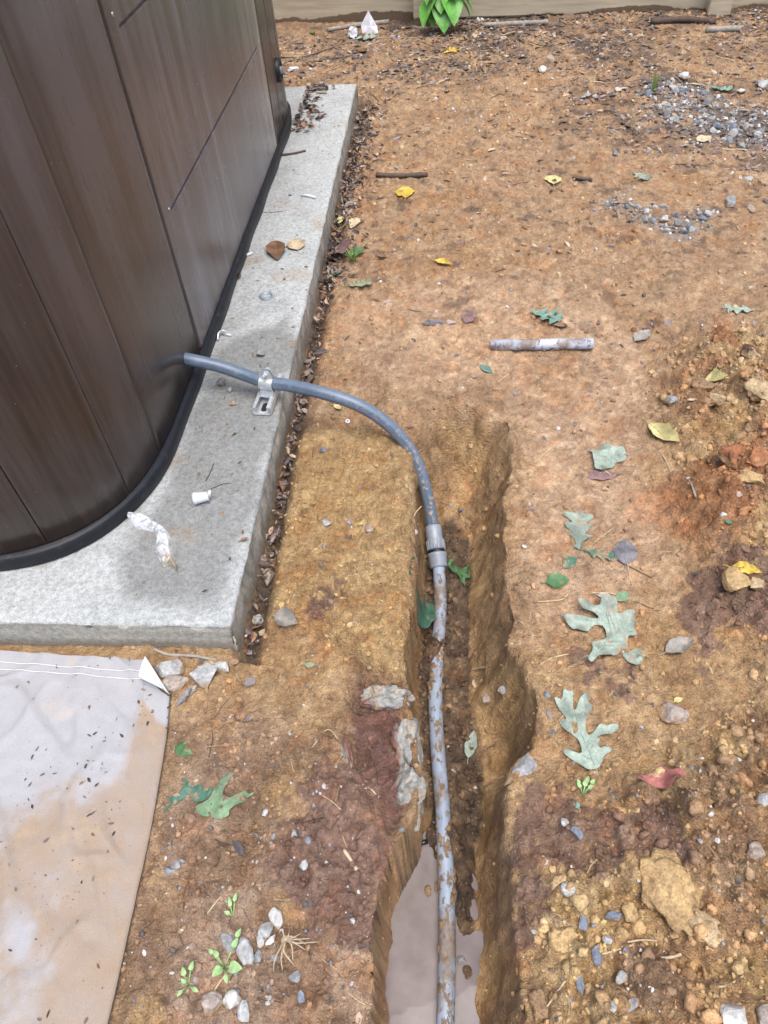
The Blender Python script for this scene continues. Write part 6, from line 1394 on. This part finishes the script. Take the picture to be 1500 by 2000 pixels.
def scatter(name, tmpl, pos, size, rot, cols, mat, label, cat, smooth=False, colvar=0.15):
    """tmpl: list of (V, F array); size (n,3)"""
    Vs = []; Fs = []; Cs = []; off = 0; n = len(pos); which = RNG.integers(0, len(tmpl), n)
    for t, (tv, tf) in enumerate(tmpl):
        s = which == t
        if not s.any(): continue
        v = np.einsum('nij,nkj->nki', rot[s], tv[None]*size[s][:, None, :])+pos[s][:, None, :]; k = v.shape[0]; m = len(tv)
        f = tf[None]+(np.arange(k)*m)[:, None, None]+off; Vs.append(v.reshape(-1, 3)); Fs.append(f.reshape(-1, tf.shape[1])); off += k*m
        c = np.repeat(cols[s][:, None, :], m, 1)*(1+colvar*(RNG.random((k, m, 1))-0.5)); Cs.append(c.reshape(-1, 3))
    o = mk(name, np.vstack(Vs), np.vstack(Fs), mat, smooth=smooth, attrs={'col': ('FLOAT_COLOR', np.vstack(Cs))})
    return tag(o, label, cat, kind='stuff')
ICO = []
for k in range(5):
    v, f = rock_mesh('t', 900+k, 1, 6); ICO.append((v, np.array(f)))
FLK = []
for k in range(5):
    r_ = random.Random(k); b = r_.uniform(0.15, 0.6); w = r_.uniform(0.3, 0.5); e = r_.uniform(-0.2, 0.3)
    V = np.array([(-1, 0, e), (-0.4, w, b), (-0.4, 0, 0), (-0.4, -w, b*0.7), (0.35, w*0.8, b*0.8), (0.35, 0, 0), (0.35, -w*0.9, b), (1, 0.1, e)])
    FLK.append((V, np.array([(0, 2, 1), (0, 3, 2), (1, 2, 5), (1, 5, 4), (2, 3, 6), (2, 6, 5), (4, 5, 7), (5, 6, 7)])))
TWG = []
for k in range(4):
    r_ = random.Random(k+50); V = []; F = []
    for i in range(4):
        cx = -1+2*i/3; cy = r_.uniform(-0.14, 0.14); cz = r_.uniform(-0.03, 0.05)
        for q in range(3): a = 2*math.pi*q/3; V.append((cx, cy+0.04*math.cos(a), cz+0.04*math.sin(a)))
    for i in range(3):
        for q in range(3): F.append((i*3+q, i*3+(q+1) % 3, i*3+3+(q+1) % 3, i*3+3+q))
    TWG.append((np.array(V), np.array(F)))
far_f = sst(0.8, 3.0, GY)
# crumbs of the same soil
R0 = MK['rough']
n = 8500; p, c, (i, j) = pick(n, (0.25+2.2*R0+0.8*(MK['t'] > 0.9))/(1+2.2*GY))
sz = (0.0011+0.0042*RNG.random(n)**3.2)*(1+0.35*p[:, 1]); p[:, 2] += sz*0.15
scatter('soil_crumbs', ICO, p, sz[:, None]*(0.7+0.6*RNG.random((n, 3))), rand_rot(n), np.clip(c*(0.60+0.42*RNG.random((n, 1))), 0, 0.42), M_crumb, 'loose crumbs of tan and ochre clay strewn over the ground', 'soil crumbs')
# clods of the same clay
ICO2 = []
for k in range(6):
    v, f = rock_mesh('t', 950+k, 2, 8, amp=0.75); ICO2.append((v, np.array(f)))
n = 2400; p, c, _ = pick(n, 2.6*MK['mound']+2.4*MK['fore']+0.10*MK['lowl']+0.06*MK['bank']+0.01); sz = 0.0026+0.0095*RNG.random(n)**3.6; p[:, 2] -= sz*0.32
scatter('clay_clods', ICO2, p, sz[:, None]*(0.7+0.6*RNG.random((n, 3))), rand_rot(n), np.clip(c*(0.75+0.3*RNG.random((n, 1))), 0, 0.5), M_soil2, 'lumpy clods of yellow and orange clay on the spoil heaps', 'clay clods', smooth=True)
# grit: small grey and white chips
n = 2600; p, c, _ = pick(n, (0.12+5*MK['grav']+0.9*MK['fore']+0.8*MK['lowl']+0.5*MK['litter'])/(1+1.2*GY)); sz = (0.0012+0.0035*RNG.random(n)**2.4)*(1+0.4*p[:, 1]); p[:, 2] += sz*0.1
g = RNG.random((n, 1)); cc = np.where(g < 0.35, np.array((0.40, 0.40, 0.39)), np.where(g < 0.75, np.array((0.20, 0.205, 0.22)), np.array((0.10, 0.09, 0.09))))*(0.7+0.6*RNG.random((n, 1)))
scatter('grit', ICO, p, sz[:, None]*(0.6+0.7*RNG.random((n, 3))), rand_rot(n), cc, M_crumb, 'fine grey grit and stone chips on the clay', 'grit')
# dead leaf litter
def litter_cols(n):
    pal = np.array([(0.060, 0.045, 0.040), (0.085, 0.062, 0.055), (0.12, 0.095, 0.09), (0.17, 0.14, 0.125), (0.13, 0.075, 0.045), (0.045, 0.04, 0.042), (0.22, 0.17, 0.12)])
    return pal[RNG.integers(0, len(pal), n)]*(0.7+0.6*RNG.random((n, 1)))
n = 4600; p, c, _ = pick(n, 0.035+1.7*MK['litter']+0.9*MK['grav']+0.07*sst(1.0, 2.2, GY)); sz = 0.003+0.011*RNG.random(n)**2.2+0.003*p[:, 1]*RNG.random(n); p[:, 2] += 0.001
scatter('leaf_litter', FLK, p, sz[:, None]*np.array([1, 1, 0.4])*(0.7+0.6*RNG.random((n, 3))), rand_rot(n, 0.3), litter_cols(n)*1.5, M_litter, 'dark rotting leaf litter scattered over the yard towards the fence', 'leaf litter')
n = 1900; u = RNG.random(n)*SLEN; keep = RNG.random(n) < np.where(u > 1.15, 1, 0.42); wdt = np.where(u > 1.15, 0.07, np.where(u > 0.75, 0.026, 0.018)); v = 0.004+np.abs(RNG.normal(0, 1, n))*wdt*0.62; v = np.minimum(v, wdt*1.7)
w_ = SA+u[:, None]*SE+v[:, None]*SR; zz = hgt(w_[:, 0], w_[:, 1]); lift = RNG.random(n)*0.026*np.exp(-v/0.03)
p = np.column_stack([w_, zz+0.004+lift])[keep]; n = len(p); sz = 0.004+0.011*RNG.random(n)**1.8
pal = litter_cols(n)*1.5
scatter('pad_side_litter', FLK, p, sz[:, None]*np.array([1, 1, 0.8])*(0.7+0.6*RNG.random((n, 3))), rand_rot(n, 0.9), pal, M_litter, 'curled dead leaves packed along the side of the concrete pad', 'leaf litter')
# straw and twig bits
n = 900; p, c, _ = pick(n, (0.10+0.9*MK['litter']+0.7*MK['lowl']+0.35*MK['fore'])/(1+0.4*GY)); sz = (0.005+0.019*RNG.random(n)**2.4)*(1+0.3*p[:, 1]); p[:, 2] += 0.0016
g = RNG.random((n, 1)); cc = np.where(g < 0.45, np.array((0.38, 0.29, 0.17)), np.array((0.075, 0.052, 0.04)))*(0.7+0.6*RNG.random((n, 1)))
scatter('straw_bits', TWG, p, sz[:, None]*np.array([1, 1, 1]), rand_rot(n, 0.18), cc, M_litter, 'bits of straw and fine twigs on the clay', 'straw')
# specks on the canvas and on the pad
n = 420; cl = RNG.integers(0, 26, n); ci, cj = RNG.integers(0, 200, 26), RNG.integers(0, 88, 26); one = RNG.random(n) < 0.35; i = np.where(one, RNG.integers(0, 200, n), np.clip(ci[cl]+RNG.normal(0, 9, n), 0, 199)).astype(int); j = np.where(one, RNG.integers(0, 88, n), np.clip(cj[cl]+RNG.normal(0, 4, n), 0, 87)).astype(int); p = np.column_stack([CVX[i, j], CVY[i, j], CVZ[i, j]+0.0012]); sz = 0.0009+0.0045*RNG.random(n)**3.4
scatter('canvas_specks', FLK, p, sz[:, None]*np.array([1, 0.8, 0.5])*np.ones((n, 3)), rand_rot(n, 0.15), litter_cols(n)*0.8, M_litter, 'dark leaf crumbs sprinkled on the white canvas', 'leaf crumbs')
n = 420; u = RNG.random(n)**1.0*SLEN; v = -0.005-RNG.random(n)*0.24; a = SA+u[:, None]*SE+v[:, None]*SR; p = np.column_stack([a, np.full(n, SLT+0.001)]); ex = np.hypot(0, 0)
tubv = np.array([np.min(np.hypot(PER[:, 0]-uu, PER[:, 1]-vv)) for uu, vv in zip(u, v)]); p = p[(v > -0.19) & (tubv > 0.02)]; n = len(p); sz = 0.0014+0.005*RNG.random(n)**2.6
far_end = (RNG.random((n, 1)) < 0.5)
scatter('pad_crumbs', FLK+ICO[:0], p, sz[:, None]*np.array([1, 0.8, 0.6])*np.ones((n, 3)), rand_rot(n, 0.3), np.where(far_end, litter_cols(n), np.array((0.28, 0.16, 0.08))), M_litter, 'small brown crumbs scattered on the concrete pad', 'crumbs')
n = 130; u = SLEN-0.02-RNG.random(n)**1.4*0.45; v = -0.19+RNG.random(n)*0.12*RNG.random(n); a = SA+u[:, None]*SE+v[:, None]*SR; p = np.column_stack([a, np.full(n, SLT+0.004)]); sz = 0.006+0.013*RNG.random(n)
scatter('pad_end_litter', FLK, p, sz[:, None]*np.ones((n, 3)), rand_rot(n, 0.4), litter_cols(n)*1.5, M_litter, 'dead leaves blown onto the far end of the pad', 'leaf litter')
# mud stuck to the trench floor and pipe
n = 600; p, c, _ = pick(n, (MK['t'] > 0.93)*1.0*(GY > 0.43)+0.0); sz = 0.002+0.006*RNG.random(n)**2.6; p[:, 2] += sz*0.3
scatter('trench_crumbs', ICO, p, sz[:, None]*(0.7+0.6*RNG.random((n, 3))), rand_rot(n), np.clip(c*(0.7+0.8*RNG.random((n, 1))), 0, 0.5), M_crumb, 'wet mud crumbs on the floor of the trench', 'mud crumbs')

# gravel pebbles one by one in the gravel patches
PEB = []
for k in range(8):
    v, f = rock_mesh('pebble', 700+k, 1, 7); c = np.array([SC['white'], SC['pale'], SC['grey'], SC['pale'], SC['white'], SC['blue'], SC['pinkg'], SC['grey']][k])
    PEB.append(mesh_data('pebble', v, f, M_stone, False, {'col': ('FLOAT_COLOR', np.tile(c, (len(v), 1))*(0.85+0.3*RNG.random((len(v), 1))))}))
def pebbles(poly, n, s0, s1, label, group):
    mn, mx = poly.min(0), poly.max(0); k = 0
    while k < n:
        q = mn+(mx-mn)*RNG.random(2)
        if sd(poly, np.array([q[0]]), np.array([q[1]]))[0] > 0.02*RNG.random(): continue
        o = bpy.data.objects.new('pebble', PEB[int(RNG.integers(0, 8))]); COL.objects.link(o); s = s0+(s1-s0)*RNG.random()**2
        o.location = (q[0], q[1], float(hgt(q[0], q[1], GZs))+s*0.25); o.rotation_euler = (RNG.random()*6, RNG.random()*6, RNG.random()*6); o.scale = (s, s*(0.6+0.4*RNG.random()), s*(0.5+0.4*RNG.random()))
        tag(o, label, 'pebble', group); k += 1
pebbles(gravP, 120, 0.008, 0.022, 'loose pebble in the grey gravel patch below the fence', 'pebbles in the grey gravel patch')
pebbles(gravP2, 48, 0.006, 0.018, 'loose pebble in the dark gravel streak on the tan clay', 'pebbles in the gravel streak')
